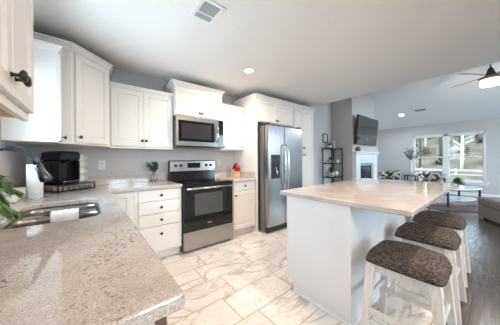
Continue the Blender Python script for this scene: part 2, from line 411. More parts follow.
# vaulted living-room ceiling falling towards the window wall
SL = .33
bm = bm_()
zz = lambda x: CE+SL*(XR-x)
v = [bm.verts.new(p) for p in ((XE-.1, YF, zz(XE-.1)), (XR+.1, YF, zz(XR+.1)), (XR+.1, YB+.1, zz(XR+.1)), (XE-.1, YB+.1, zz(XE-.1)))]
v2 = [bm.verts.new(w.co+Vector((0, 0, .12))) for w in v]
bm.faces.new(v[::-1]); bm.faces.new(v2)
for k in range(4): bm.faces.new((v[k], v[(k+1) % 4], v2[(k+1) % 4], v2[k]))
struct('ceiling_living', bm, 'ceil')
# fireplace chimney breast
FX0, FX1, FY = 5.82, 7.42, 2.6
bm = bm_()
a = [bm.verts.new(p) for p in ((FX0, FY, 0), (FX1, FY, 0), (FX1, YB, 0), (FX0, YB, 0))]
b = [bm.verts.new((w.co.x, w.co.y, zz(w.co.x)+.02)) for w in a]
bm.faces.new(a[::-1]); bm.faces.new(b)
for k in range(4): bm.faces.new((a[k], a[(k+1) % 4], b[(k+1) % 4], b[k]))
struct('wall_fireplace', bm, 'wall')
bp = [(0, 0), (.014, 0), (.014, .075), (.008, .095), (0, .1)]
struct('baseboard_right', sweep(bm_(), [(XR, YB), (XR, YF)], bp), 'trim')
struct('baseboard_back', sweep(bm_(), [(3.9, YB), (FX0, YB)], bp), 'trim')
struct('baseboard_fireplace', sweep(bm_(), [(FX1, YB), (XR-.015, YB)], bp), 'trim')

def window(name, axis, pos, a0, a1, z0, z1, units, inward, sill=True, lites=False, wt=.14):
    """double-hung units; inward = +1/-1 direction of the room along the axis"""
    root = bpy.data.objects.new(name, None); COL.objects.link(root); root['kind'] = 'structure'; OFF[root.name] = Vector((0, 0, 0))
    def bx(bm, d0, d1, p0, p1, q0, q1, r=0):
        x0, x1 = pos+inward*d0, pos+inward*d1
        if axis == 'x': box(bm, x0, x1, p0, p1, q0, q1, r)
        else: box(bm, p0, p1, x0, x1, q0, q1, r)
    bm = bm_(); J = .035
    bx(bm, -.1, 0, a0, a0+J, z0, z1); bx(bm, -.1, 0, a1-J, a1, z0, z1); bx(bm, -.1, 0, a0, a1, z1-J-.02, z1); bx(bm, -.1, 0, a0, a1, z0, z0+J)
    w = (a1-a0)/units
    for i in range(1, units): bx(bm, -.1, 0, a0+w*i-.055, a0+w*i+.055, z0, z1)
    mk('window_frame', bm, 'trim', root)
    if sill:
        bm = bm_(); bx(bm, -.02, .05, a0-.07, a1+.07, z0-.03, z0+.004, .004); bx(bm, .001, .018, a0-.05, a1+.05, z0-.10, z0-.03)
        mk('window_sill', bm, 'trim', root)
    for i in range(units):
        p0 = a0+w*i+(J if i == 0 else .055); p1 = a0+w*(i+1)-(J if i == units-1 else .055); zm = (z0+z1)/2
        for q0, q1, d in ((zm-.02, z1-J-.02, -.07), (z0+J, zm+.02, -.04)):
            bm = bm_(); s = .032
            bx(bm, d, d+.025, p0, p0+s, q0, q1); bx(bm, d, d+.025, p1-s, p1, q0, q1); bx(bm, d, d+.025, p0, p1, q0, q0+s); bx(bm, d, d+.025, p0, p1, q1-s, q1)
            f = mk('sash', bm, 'trim', root)
            bm = bm_(); bx(bm, d+.010, d+.014, p0+s, p1-s, q0+s, q1-s); mk('pane', bm, 'pane', f)
    return root
window('window_1', 'x', XR, LW[0], LW[1], LW[2], LW[3], 2, -1)
window('window_2', 'x', XW, KW[0], KW[1], KW[2], KW[3], 1, 1, sill=False)
window('added_window_3', 'y', YF, .6, 2.3, .3, 2.2, 2, 1)  # unseen window behind the camera, added for daylight
window('added_window_4', 'y', YF, 5.2, 8.8, .02, 2.6, 4, 1, sill=False)  # unseen tall glazing added to brighten the living room

# ------------------------------------------------------------------ cabinets
def two_doors(parent, x0, x1, z0, z1, y, kz, seam=None, t=.019, gap=.003, mat='cab', kdx=.024, edge=.012):
    s = seam or (x0+x1)/2
    for a, b, kx in ((x0+edge, s-gap/2, s-kdx), (s+gap/2, x1-edge, s+kdx)):
        d = mk('door', panel(bm_(), (a, y, z0), (1, 0, 0), (0, -1, 0), b-a, z1-z0, t), mat, parent)
        knob(d, (kx, y-t, kz), (0, -1, 0))
YU = 2.91
# two-door upper
t = thing('wall_cabinet', 'white two-door wall cabinet between the corner cabinet and the microwave', 'cabinet', (.575, YU, 1.385))
mk('body', B(.203, .943, YU, YB-.002, 1.385, 2.115), 'cab', t)
two_doors(t, .203, .943, 1.40, 2.10, YU, 1.472, seam=.568)
mk('crown_molding', crown([(.205, YU), (.943, YU)], 2.112, .05, .022), 'cab', t)
mk('light_rail', B(.203, .943, YU-.004, YU+.02, 1.372, 1.3848), 'cab', t)
# cabinet over the microwave
YM = 2.855
t = thing('wall_cabinet', 'short white two-door wall cabinet above the microwave, with wide crown', 'cabinet', (1.33, YM, 1.85))
mk('body', B(.946, 1.722, YM, YB-.002, 1.853, 2.285), 'cab', t)
two_doors(t, .946, 1.722, 1.868, 2.265, YM, 1.925)
mk('crown_molding', crown([(.946, YB-.01), (.946, YM), (1.722, YM), (1.722, YB-.01)], 2.28, .06, .042), 'cab', t)
# single upper right of the microwave
t = thing('wall_cabinet', 'white single-door wall cabinet between the microwave and the fridge surround', 'cabinet', (1.96, YU, 1.39))
mk('body', B(1.725, 2.197, YU, YB-.002, 1.385, 2.115), 'cab', t)
d = mk('door', panel(bm_(), (1.742, YU, 1.40), (1, 0, 0), (0, -1, 0), .44, .70), 'cab', t); knob(d, (1.765, YU-.019, 1.44), (0, -1, 0))
mk('crown_molding', crown([(1.727, YU), (2.197, YU)], 2.112, .05, .022), 'cab', t)
# fridge surround
YP = 2.575
t = thing('fridge_cabinet', 'tall white side panel and two-door cabinet built over the refrigerator', 'cabinet', (2.7, YP, 0))
mk('side_panel', B(2.2, 2.238, YP-.01, YB-.002, 0, 2.265), 'cab', t)
mk('body', B(2.238, 3.195, YP, YB-.002, 1.87, 2.265), 'cab', t)
two_doors(t, 2.25, 3.185, 1.885, 2.245, YP, 1.925, seam=2.70)
mk('crown_molding', crown([(2.2, YB-.01), (2.2, YP-.01), (3.195, YP-.01)], 2.26, .065, .042), 'cab', t)
# pantry
t = thing('pantry_cabinet', 'tall white four-door pantry cabinet standing right of the refrigerator', 'cabinet', (3.53, YP, 0))
mk('body', B(3.2, 3.87, YP, YB-.002, .1, 2.265), 'cab', t)
mk('toe_kick', B(3.2, 3.87, YP+.06, YB-.01, 0, .1), 'cab', t)
two_doors(t, 3.2, 3.87, 1.39, 2.245, YP, 1.455, seam=3.50)
two_doors(t, 3.2, 3.87, .13, 1.375, YP, 1.312, seam=3.50)
mk('crown_molding', crown([(3.2, YP-.01), (3.87, YP-.01), (3.87, YB-.01)], 2.26, .065, .042), 'cab', t)
# corner cabinet
A_, C_ = Vector((-.12, 2.56)), Vector((.2, 2.86))
t = thing('corner_wall_cabinet', 'tall white angled corner wall cabinet above the coffee maker', 'cabinet', (-.15, 2.9, 1.38))
poly = [(XW+.002, YB-.002), (XW+.002, 2.56), tuple(A_), tuple(C_), (.2, YB-.002)]
mk('body', prism(bm_(), poly, 1.383, 2.285), 'cab', t)
U = (C_-A_).normalized(); N = Vector((U.y, -U.x)); w = (C_-A_).length
o = A_+U*.03
d = mk('door', panel(bm_(), (o.x, o.y, 1.40), (U.x, U.y, 0), (N.x, N.y, 0), w-.06, .865), 'cab', t)
k = o+U*.028+N*.019; knob(d, (k.x, k.y, 1.452), (N.x, N.y, 0))
mk('crown_molding', crown([(XW+.01, 2.56), tuple(A_), tuple(C_), (.2, YB-.01)], 2.28, .06, .04), 'cab', t)
# slim cabinet right of window
XL = -.2
t = thing('wall_cabinet', 'narrow white wall cabinet beside the corner cabinet with brightly lit side panel', 'cabinet', (-.36, 2.48, 1.383))
mk('body', B(XW+.002, XL, 2.40, 2.557, 1.383, 2.165), 'cab', t)
d = mk('door', panel(bm_(), (XL, 2.403, 1.40), (0, 1, 0), (1, 0, 0), .145, .75, rail=.04), 'cab', t); knob(d, (XL+.019, 2.50, 1.435), (1, 0, 0))
mk('crown_molding', crown([(XW+.01, 2.40), (XL, 2.40), (XL, 2.555)], 2.16, .055, .035), 'cab', t)
# near left upper, right by the camera
t = thing('wall_cabinet', 'white wall cabinet nearest the camera with paired dark knobs and bare wood underside', 'cabinet', (-.36, .9, 1.38))
mk('body', B(XW+.002, XL, .63, 1.28, 1.40, 2.165), 'cab', t)
mk('underside', B(XW+.02, XL-.022, .65, 1.262, 1.3985, 1.3995), 'rawwood', t)
mk('face_rail', B(XL-.02, XL+.001, .63, 1.28, 1.390, 1.425), 'cab', t)
for a, b, kx in ((.645, .953, .930), (.957, 1.27, .980)):
    d = mk('door', panel(bm_(), (XL, a, 1.423), (0, 1, 0), (1, 0, 0), b-a, .725), 'cab', t)
    knob(d, (XL+.019, kx, 1.483), (1, 0, 0), 1.3)
mk('crown_molding', crown([(XW+.01, .63), (XL, .63), (XL, 1.28), (XW+.01, 1.28)], 2.16, .055, .035), 'cab', t)

# base cabinets, back run
YC = 2.60
def base(name, label, x0, x1):
    t = thing(name, label, 'cabinet', ((x0+x1)/2, YC, 0))
    mk('body', B(x0, x1, YC, YB-.002, .105, .874), 'cab', t); mk('toe_kick', B(x0, x1, YC+.065, YB-.01, 0, .105), 'cab', t); return t
t = base('drawer_base_cabinet', 'white base cabinet with four drawers left of the range', .40, .945)
for z0, z1 in ((.735, .862), (.585, .722), (.435, .572), (.125, .422)):
    d = mk('drawer', panel(bm_(), (.447, YC, z0), (1, 0, 0), (0, -1, 0), .477, z1-z0, flat=True), 'cab', t)
    knob(d, (.69, YC-.019, (z0+z1)/2 if z0 > .2 else .335), (0, -1, 0))
t = base('corner_base_cabinet', 'white blind corner base cabinet door beside the four drawers', .145, .398)
mk('door', panel(bm_(), (.15, YC, .125), (1, 0, 0), (0, -1, 0), .235, .737), 'cab', t)
t = base('base_cabinet', 'white base cabinet with one drawer over one door right of the range', 1.725, 2.197)
d = mk('drawer', panel(bm_(), (1.755, YC, .735), (1, 0, 0), (0, -1, 0), .43, .127, flat=True), 'cab', t); knob(d, (1.97, YC-.019, .80), (0, -1, 0))
d = mk('door', panel(bm_(), (1.755, YC, .125), (1, 0, 0), (0, -1, 0), .43, .595), 'cab', t); knob(d, (1.785, YC-.019, .66), (0, -1, 0))
# base cabinets, left run (fronts face +X)
XB = .118
def baseL(name, label, y0, y1, top=.874):
    t = thing(name, label, 'cabinet', (XB, (y0+y1)/2, 0))
    mk('body', B(XW+.002, XB, y0, y1, .105, top), 'cab', t); mk('toe_kick', B(XW+.01, XB-.065, y0, y1, 0, .105), 'cab', t); return t
t = baseL('base_cabinet', 'white end base cabinet under the nearest end of the granite counter', .50, 1.25)
for a, b, kx in ((.505, .873, .85), (.877, 1.245, .90)):
    d = mk('door', panel(bm_(), (XB, a, .125), (0, 1, 0), (1, 0, 0), b-a, .737), 'brownw' if False else 'cab', t); knob(d, (XB+.019, kx, .80), (1, 0, 0))
mk('edge_strip', B(XB+.0005, XB+.026, .4985, .5045, .105, .874), 'brownw', t)
t = baseL('sink_base_cabinet', 'white base cabinet below the double bowl sink', 1.252, 2.2, .62)
for a, b, kx in ((1.257, 1.724, 1.70), (1.728, 2.195, 1.75)):
    d = mk('door', panel(bm_(), (XB, a, .125), (0, 1, 0), (1, 0, 0), b-a, .485), 'cab', t); knob(d, (XB+.019, kx, .55), (1, 0, 0))
mk('false_front', B(XB-.02, XB, 1.252, 2.2, .6205, .874), 'cab', t)

# countertops
def rrect(x0, x1, y0, y1, r, n=5, cw=False):
    p = []
    for cx, cy, a in ((x1-r, y0+r, -PI/2), (x1-r, y1-r, 0), (x0+r, y1-r, PI/2), (x0+r, y0+r, PI)):
        for i in range(n+1): p.append((cx+r*math.cos(a+PI/2*i/n), cy+r*math.sin(a+PI/2*i/n)))
    return p[::-1] if cw else p
CT, CB = .914, .876
poly = [(XW+.002, .452), (.167, .452), (.173, .458), (.173, 1.5), (.163, 2.554), (.943, 2.554), (.943, YB-.002), (XW+.002, YB-.002)]
SX0, SX1, SY0, SY1 = -.335, .058, 1.385, 2.085
t = thing('granite_countertop', 'L-shaped speckled granite countertop around the sink corner up to the range', 'countertop', (0, 1.6, CB))
mk('slab', prism(bm_(), poly, CB, CT, .006, holes=[rrect(SX0, SX1, SY0, SY1, .09, 6, cw=True)]), 'granite', t)
bm = B(XW+.002, XW+.022, .46, YB-.022, CT, CT+.10, .002, 1); mk('backsplash', bm, 'granite', t)
mk('backsplash', B(XW+.022, .943, YB-.022, YB-.002, CT, CT+.10, .002, 1), 'granite', t)
t = thing('granite_countertop', 'short speckled granite countertop between the range and the fridge panel', 'countertop', (1.96, 2.9, CB))
mk('slab', prism(bm_(), [(1.727, 2.554), (2.197, 2.554), (2.197, YB-.002), (1.727, YB-.002)], CB, CT, .006), 'granite', t)
mk('backsplash', B(1.727, 2.175, YB-.022, YB-.002, CT, CT+.10, .002, 1), 'granite', t)
mk('backsplash', B(2.177, 2.197, 2.58, YB-.002, CT, CT+.10, .002, 1), 'granite', t)

# sink
t = thing('kitchen_sink', 'stainless steel undermount double bowl sink set in the granite counter', 'sink', (-.16, 1.74, .67))
def bowl(y0, y1, dep):
    bm = bm_(); g = .004; rs = [(0, CB-.001), (0, CB-.03), (.012, CB-dep*.6), (.03, CB-dep+.02), (.06, CB-dep)]; rings = []
    for d, z in rs: rings.append([bm.verts.new((x, y, z)) for x, y in rrect(SX0+g+d, SX1-g-d, y0+d, y1-d, max(.02, .085-d*.6), 6)])
    for a, b in zip(rings, rings[1:]):
        for k in range(len(a)):
            f = bm.faces.new((a[k], a[(k+1) % len(a)], b[(k+1) % len(a)], b[k])); f.smooth = True
    bm.faces.new(rings[-1]); return bm
ym = 1.80
for y0, y1 in ((SY0+.004, ym-.018), (ym+.018, SY1-.004)):
    o = mk('bowl', bowl(y0, y1, .20), 'sinksteel', t); sol = o.modifiers.new('thickness', 'SOLIDIFY'); sol.thickness = .002; sol.offset = 1
    bm = bm_(); lathe(bm, [(.045, 0), (.045, .003), (.03, .003), (.028, -.0), (0, -.0)], ((SX0+SX1)/2, (y0+y1)/2, CB-.199), 24); mk('drain', bm, 'chrome', o)
mk('divider', B(SX0+.006, SX1-.006, ym-.0178, ym+.0178, .80, CB-.002, .004), 'chrome', t)
mk('rim', prism(bm_(), rrect(SX0-.02, SX1+.02, SY0-.02, SY1+.02, .1, 6), CB-.004, CB-.0005, 0, holes=[rrect(SX0+.004, SX1-.004, SY0+.004, SY1-.004, .086, 6, cw=True)]), 'sinksteel', t)
# towel over the divider
bm = bm_(); prof = [(-.034, .775), (-.032, .83), (-.028, .868), (-.012, .884), (.012, .884), (.028, .868), (.034, .82), (.036, .76)]
n = 16; rows = []
for i in range(n+1):
    x = -.185+.135*i/n; q = .0018*math.sin(i*1.7)
    rows.append([bm.verts.new((x, ym+a*(1+q*20), z+q+.004)) for a, z in prof])
for a, b in zip(rows, rows[1:]):
    for k in range(len(prof)-1): f = bm.faces.new((a[k], a[k+1], b[k+1], b[k])); f.smooth = True
o = solo('dish_towel', bm, 'towel', 'folded white towel draped over the sink divider', 'towel'); m = o.modifiers.new('thickness', 'SOLIDIFY'); m.thickness = .008; m.offset = 1
# faucet
FXB, FYB = -.44, 1.62
t = thing('kitchen_faucet', 'dark metal gooseneck pull-down faucet arching over the sink', 'faucet', (FXB, FYB, CT))
mk('base', lathe(bm_(), [(.03, 0), (.03, .006), (.024, .012), (.022, .09), (.018, .10), (0, .10)], (FXB, FYB, CT+.0005), 20), 'faucet', t)
pts = [(FXB, FYB, CT+.09), (FXB, FYB, 1.16)]
ex, ey = -.208, 1.565
for i in range(0, 13):
    a = PI-PI*.93*i/12; R = (ex-FXB)/2/.98
    f = (1+math.cos(a))/2
    pts.append((FXB+(ex-FXB)*f*1.0, FYB+(ey-FYB)*f, 1.17+math.sin(a)*.118))
mk('spout', tube(bm_(), pts, .0145, 16), 'faucet', t)
p = Vector(pts[-1]); dr = (Vector(pts[-1])-Vector(pts[-2])).normalized()
mk('spray_head', lathe(bm_(), [(.0155, 0), (.019, .008), (.018, .04), (.025, .07), (.027, .092), (.022, .098), (0, .098)], p-dr*.005, 20, tuple((dr+Vector((.06, 0, 0))).normalized())), 'faucet', t)
mk('lever', tube(bm_(), [(FXB, FYB-.02, CT+.06), (FXB, FYB-.05, CT+.065), (FXB+.01, FYB-.10, CT+.10)], [.008, .007, .005], 10), 'faucet', t)

# ------------------------------------------------------------------ island
IX0, IX1, IY0, IY1 = 1.453, 3.438, .313, 1.353
PX, PY0, PY1 = 1.477, .677, 1.272
t = thing('kitchen_island', 'long white painted kitchen island base with plain end panel', 'island', (2.44, .97, 0))
bm = B(PX, 3.40, PY0, PY1, .105, .874); box(bm, PX, 3.40, PY0, PY1-.07, 0, .105); mk('body', bm, 'island', t)
bm = bm_(); sweep(bm, [(PX, PY1-.072), (PX, PY0), (3.40, PY0), (3.40, PY1-.072)], [(0, 0), (.014, 0), (.014, .012), (.008, .02), (0, .022)], side=1)
bmesh.ops.recalc_face_normals(bm, faces=bm.faces)
mk('base_trim', bm, 'island', t)
for i in range(4):
    x0 = PX+.02+i*.475
    dr_ = mk('drawer', panel(bm_(), (x0+.455, PY1, .735), (-1, 0, 0), (0, 1, 0), .455, .127, flat=True), 'island', t); knob(dr_, (x0+.228, PY1+.019, .80), (0, 1, 0))
    d = mk('door', panel(bm_(), (x0+.455, PY1, .125), (-1, 0, 0), (0, 1, 0), .455, .595), 'island', t); knob(d, (x0+(.42 if i % 2 == 0 else .035), PY1+.019, .66), (0, 1, 0))
solo('granite_countertop', prism(bm_(), rrect(IX0, IX1, IY0, IY1, .02, 3), CB, CT, .007), 'granite', 'large rectangular speckled granite top lying on the white island', 'countertop')

# ------------------------------------------------------------------ range
RX0, RX1, RY = .953, 1.715, 2.572
t = thing('kitchen_range', 'freestanding stainless steel and black electric range', 'range', (1.334, 2.87, 0))
bm = B(RX0, RX1, RY, YB-.03, .03, .893); 
for x in (RX0+.04, RX1-.04):
    for y in (RY+.05, YB-.08): box(bm, x-.02, x+.02, y-.02, y+.02, 0, .03)
mk('body', bm, 'black', t)
c = mk('cooktop', B(RX0-.004, RX1+.004, 2.535, 3.12, .893, .911, .004), 'blackg', t)
for x, y, r in ((1.14, 2.70, .10), (1.53, 2.70, .085), (1.14, 2.97, .075), (1.53, 2.97, .10)):
    bm = bm_()
    for rr in (r, r*.62): 
        lathe(bm, [(rr-.003, 0), (rr, 0), (rr, .0006), (rr-.003, .0006)], (x, y, .9112), 36, smooth=False)
    mk('burner_ring', bm, 'burner', c)
d = mk('oven_door', B(RX0+.004, RX1-.004, 2.546, RY-.001, .285, .858, .004), 'blackg', t)
mk('window', B(1.105, 1.535, 2.5445, 2.5462, .475, .765, .0005, 1), 'ovwin', d)
mk('door_trim', B(RX0+.004, RX1-.004, 2.543, RY-.001, .859, .890, .003), 'blackg', d)
h = tube(bm_(), [(RX0+.03, 2.505, .842), (RX1-.03, 2.505, .842)], .013, 14)
for x in (RX0+.05, RX1-.05): tube(h, [(x, 2.505, .842), (x, 2.547, .842)], .009, 10)
mk('handle', h, 'chrome', d)
mk('badge', B(1.29, 1.36, 2.545, 2.5465, .345, .358), 'chrome', d)
mk('storage_drawer', B(RX0+.002, RX1-.002, 2.54, RY-.001, .035, .275, .005), 'steel', t)
bm = bm_()
pr = [(3.105, .905), (3.115, 1.03), (3.125, 1.205), (3.135, 1.215), (3.18, 1.215), (3.18, .905)]
f0 = [bm.verts.new((RX0, y, z)) for y, z in pr]; f1 = [bm.verts.new((RX1+.01, y, z)) for y, z in pr]
for k in range(len(pr)): bm.faces.new((f0[k], f0[(k+1) % len(pr)], f1[(k+1) % len(pr)], f1[k]))
bm.faces.new(f0); bm.faces.new(f1[::-1])
g = mk('backguard', bm, 'black', t)
mk('control_panel', B(RX0+.006, RX1+.004, 3.106, 3.125, 1.045, 1.205, .004), 'steel', g)
ds = mk('display', B(1.23, 1.45, 3.103, 3.107, 1.095, 1.175, .001, 1), 'display', g)
mk('digits', B(1.31, 1.36, 3.1022, 3.1032, 1.13, 1.15), 'digit', ds) if False else None
for x in (1.045, 1.125, 1.555, 1.635):
    mk('knob', lathe(bm_(), [(.022, 0), (.021, .012), (.017, .02), (0, .021)], (x, 3.1055, 1.135), 20, (0, -1, 0)), 'black', g)

# ------------------------------------------------------------------ microwave
t = thing('microwave_oven', 'stainless steel over-the-range microwave with dark glass door', 'microwave', (1.33, 2.9, 1.405))
MY = 2.81
mk('body', B(.949, 1.719, MY+.03, YB-.003, 1.405, 1.8515), 'steeld', t)
d = mk('door', B(.951, 1.63, MY, MY+.029, 1.425, 1.849, .005), 'mwsteel', t)
mk('window', B(.985, 1.552, MY-.002, MY+.001, 1.49, 1.79, .001, 1), 'blackg', d)
mk('mesh_screen', B(1.03, 1.50, MY-.0028, MY-.0018, 1.53, 1.75), 'mwglass', d)
hp = [(1.595, MY, 1.50), (1.595, MY-.03, 1.515), (1.595, MY-.042, 1.56), (1.595, MY-.046, 1.62), (1.595, MY-.042, 1.69), (1.595, MY-.03, 1.735), (1.595, MY, 1.75)]
mk('handle', tube(bm_(), hp, .012, 12), 'chrome', d)
c = mk('control_panel', B(1.632, 1.717, MY, MY+.029, 1.425, 1.849, .004), 'blackg', t)
mk('display', B(1.645, 1.705, MY-.001, MY+.001, 1.76, 1.80), 'display', c)
bm = bm_()
for i in range(6):
    for j in range(3): box(bm, 1.648+j*.021, 1.660+j*.021, MY-.0012, MY+.0005, 1.50+i*.038, 1.516+i*.038)
mk('keypad', bm, 'burner', c)
mk('vent_grille', B(.951, 1.717, MY+.002, MY+.03, 1.406, 1.423, .003, 1), 'black', t)

# ------------------------------------------------------------------ refrigerator
t = thing('refrigerator', 'tall stainless steel side-by-side refrigerator with ice dispenser', 'refrigerator', (2.72, 2.8, 0))
FR = 2.35
mk('body', B(2.272, 3.18, FR+.085, YB-.03, .03, 1.79), 'steeld', t)
bm = bm_()
mk('toe_grille', B(2.275, 3.178, FR+.04, FR+.084, .012, .10, .004), 'black', t)
dl = mk('freezer_door', B(2.272, 2.668, FR, FR+.075, .105, 1.797, .012, 3), 'fsteel', t)
dr_ = mk('fridge_door', B(2.674, 3.18, FR, FR+.075, .105, 1.797, .012, 3), 'fsteel', t)
for x, par, s in ((2.632, dl, 1), (2.715, dr_, -1)):
    hp = [(x, FR+.004, 1.47), (x, FR-.03, 1.455), (x, FR-.05, 1.40), (x, FR-.058, 1.25), (x, FR-.06, 1.08), (x, FR-.058, .93), (x, FR-.05, .78), (x, FR-.03, .72), (x, FR+.004, .705)]
    mk('handle', tube(bm_(), hp, .013, 12), 'chrome', par)
dp = mk('dispenser', B(2.345, 2.555, FR-.004, FR+.003, .90, 1.30, .003, 1), 'blackm', dl)
mk('recess', B(2.372, 2.528, FR-.006, FR-.003, .93, 1.14, .001, 1), 'black', dp)
mk('lever', tube(bm_(), [(2.45, FR-.008, 1.10), (2.46, FR-.022, 1.0), (2.465, FR-.02, .96)], [.008, .012, .01], 10), 'chrome', dp)
mk('hinge_cover', B(2.245 if False else 2.275, 2.345, FR+.02, FR+.14, 1.7975, 1.825, .005), 'black', t)
mk('hinge_cover', B(3.10, 3.175, FR+.02, FR+.14, 1.7975, 1.825, .005), 'black', t)

# ------------------------------------------------------------------ bar stools
proto = thing('bar_stool', '', 'stool', (1.66, .345, 0), 0, 'bar stools along the island')
bm = bm_(); NX, NY = 14, 14; LX, LY, TH = .37, .42, .068
top = []; 
for s_ in (0, 1):
    g_ = []
    for i in range(NX+1):
        row = []
        for j in range(NY+1):
            a = -1+2*i/NX; b = -1+2*j/NY
            x = a*LX/2; y = b*LY/2
            # rounded rectangle footprint
            k = 1-.075*(abs(a)**5)*(abs(b)**5)
            ex_ = max(abs(a), abs(b))
            edge = 1-(min(1, (abs(a)**9+abs(b)**9)))
            if s_ == 0:
                z = .523+TH*(.22+.78*edge**.5)+.030*(1-b*b)*(1-.3*a*a)
            else: z = .523 + .0*edge
            ins = 1-.03*(1-edge) if s_ == 0 else .965
            row.append(bm.verts.new((x*k*ins, y*k*ins, z)))
        g_.append(row)
    top.append(g_)
for s_ in (0, 1):
    g_ = top[s_]
    for i in range(NX):
        for j in range(NY):
            f = bm.faces.new((g_[i][j], g_[i+1][j], g_[i+1][j+1], g_[i][j+1])); f.smooth = True
bd = [(i, 0) for i in range(NX)]+[(NX, j) for j in range(NY)]+[(i, NY) for i in range(NX, 0, -1)]+[(0, j) for j in range(NY, 0, -1)]
for k in range(len(bd)):
    a, b = bd[k], bd[(k+1) % len(bd)]
    f = bm.faces.new((top[0][a[0]][a[1]], top[0][b[0]][b[1]], top[1][b[0]][b[1]], top[1][a[0]][a[1]])); f.smooth = True
mk('seat_cushion', bm, 'stool', proto, local=True)
def taper(bm, p0, p1, a0, a1):
    """square leg from p0 (top) to p1 (foot)"""
    vs = []
    for p, s_ in ((p0, a0), (p1, a1)): vs.append([bm.verts.new((p[0]+u*s_/2, p[1]+w_*s_/2, p[2])) for u, w_ in ((-1, -1), (1, -1), (1, 1), (-1, 1))])
    for k in range(4): bm.faces.new((vs[0][k], vs[0][(k+1) % 4], vs[1][(k+1) % 4], vs[1][k]))
    bm.faces.new(vs[0]); bm.faces.new(vs[1][::-1]); return bm
tx, ty, fx, fy = .135, .155, .185, .205
for sx_ in (-1, 1):
    for sy_ in (-1, 1):
        P0 = (sx_*tx, sy_*ty, .523); Pm = (sx_*(tx+.01), sy_*(ty+.012), .455); P1 = (sx_*fx, sy_*fy, 0)
        bm = taper(bm_(), P0, Pm, .054, .054); taper(bm, Pm, P1, .048, .038)
        mk('leg', bm, 'wwood', proto, local=True)
def rail(z, zh, shift=0):
    f_ = (.523-z)/.523; X_, Y_ = tx+(fx-tx)*f_, ty+(fy-ty)*f_; return X_, Y_
bm = bm_(); X_, Y_ = rail(.48, .05)
for sy_ in (-1, 1): box(bm, -X_+.02, X_-.02, sy_*Y_-.009, sy_*Y_+.009, .462, .5225)
for sx_ in (-1, 1): box(bm, sx_*X_-.009, sx_*X_+.009, -Y_+.02, Y_-.02, .462, .5225)
mk('apron', bm, 'wwood', proto, local=True)
for ax, sg, z in ((0, -1, .20), (0, 1, .20), (1, -1, .28), (1, 1, .28)):
    X_, Y_ = rail(z, .03); bm = bm_()
    if ax == 1: box(bm, -X_+.012, X_-.012, sg*Y_-.010, sg*Y_+.010, z-.018, z+.018, .003, 1)
    else: box(bm, sg*X_-.010, sg*X_+.010, -Y_+.012, Y_-.012, z-.018, z+.018, .003, 1)
    mk('stretcher', bm, 'wwood', proto, local=True)
for i, (x, y, l_) in enumerate(((1.64, .385, 'nearest whitewashed bar stool with brown tweed seat, at the near island end'),
                                (2.305, .40, 'middle of the three whitewashed bar stools with brown tweed seats'),
                                (2.97, .415, 'farthest whitewashed bar stool with brown tweed seat, nearest the living room'))):
    s_ = proto if i == 0 else copy_tree(proto); s_.location = (x, y, 0); s_['label'] = l_
#--PART2--
# ------------------------------------------------------------------ ceiling fittings
def recessed(x, y, z, label, power, tilt=0, r=.075, col=(1, .80, .63)):
    t = thing('recessed_light', label, 'ceiling light', (x, y, z), 0, None)
    t.rotation_euler = (0, tilt, 0)
    mk('trim_ring', lathe(bm_(), [(r*.78, -.002), (r*.82, -.010), (r, -.006), (r, -.001), (r*.78, -.001)], (0, 0, 0), 32), 'trim', t, local=True)
    mk('lens', lathe(bm_(), [(0, -.006), (r*.77, -.006), (r*.77, -.002), (0, -.002)], (0, 0, 0), 32), 'lampglow', t, local=True)
    d = bpy.data.lights.new('recessed_lamp', 'AREA'); d.shape = 'DISK'; d.size = r*1.6; d.energy = power; d.color = col; d.spread = math.radians(170)
    o = bpy.data.objects.new('recessed_lamp', d); COL.objects.link(o); o.parent = t; o.location = (0, 0, -.014)
    return t
recessed(1.722, 2.141, CE, 'round recessed light in the flat kitchen ceiling above the range aisle', LAMP_KITCHEN)
for x, y, l_ in ((.5, -1.1, 'added unseen recessed light in the kitchen ceiling behind the sink counter end'), (1.85, .20, 'added unseen recessed light in the kitchen ceiling over the near island end'),
                 (2.0, -1.7, 'added unseen recessed light in the kitchen ceiling behind the near end of the island'), (.5, -2.7, 'added unseen recessed light in the kitchen ceiling farthest behind the camera')):
    recessed(x, y, CE, l_, LAMP_KITCHEN)  # out-of-view lamps added to brighten the kitchen
tl = math.atan(SL)
recessed(8.62, 2.15, zz(8.62), 'round recessed light in the sloped living room ceiling near the window wall', LAMP_LIVING, tl, .09, (.80, .90, 1))
recessed(8.62, -1.6, zz(8.62), 'added unseen recessed light in the sloped living room ceiling, right of the fan', LAMP_LIVING, tl, .09, (.80, .90, 1))  # off-frame lamp added as extra living room light
def vent(name, label, loc, wx, wy, tilt=0, n=9, slat='x', split=False):
    t = thing(name, label, 'ceiling vent', loc); t.rotation_euler = (0, tilt, 0)
    bm = prism(bm_(), [(-wx/2, -wy/2), (wx/2, -wy/2), (wx/2, wy/2), (-wx/2, wy/2)], -.008, -.001, 0, holes=[[(-wx/2+.028, -wy/2+.028), (-wx/2+.028, wy/2-.028), (wx/2-.028, wy/2-.028), (wx/2-.028, -wy/2+.028)]])
    mk('frame', bm, 'trim', t, local=True)
    mk('duct_opening', B(-wx/2+.028, wx/2-.028, -wy/2+.028, wy/2-.028, -.0025, -.001), 'ventdark', t, local=True)
    a, b = wx-.056, wy-.056; 
    for i in range(n):
        u = -a/2+a*(i+.5)/n
        m_ = Matrix.Translation((u, 0, -.005)) @ Matrix.Rotation(.6, 4, 'Y')
        bm = box(bm_(), -.0024, .0024, -b/2, b/2, -.0008, .0008, mat=m_); mk('slat', bm, 'trim', t, local=True)
    if split: mk('cross_bar', B(-a/2, a/2, .028, .038, -.0085, -.003), 'trim', t, local=True)
    return t
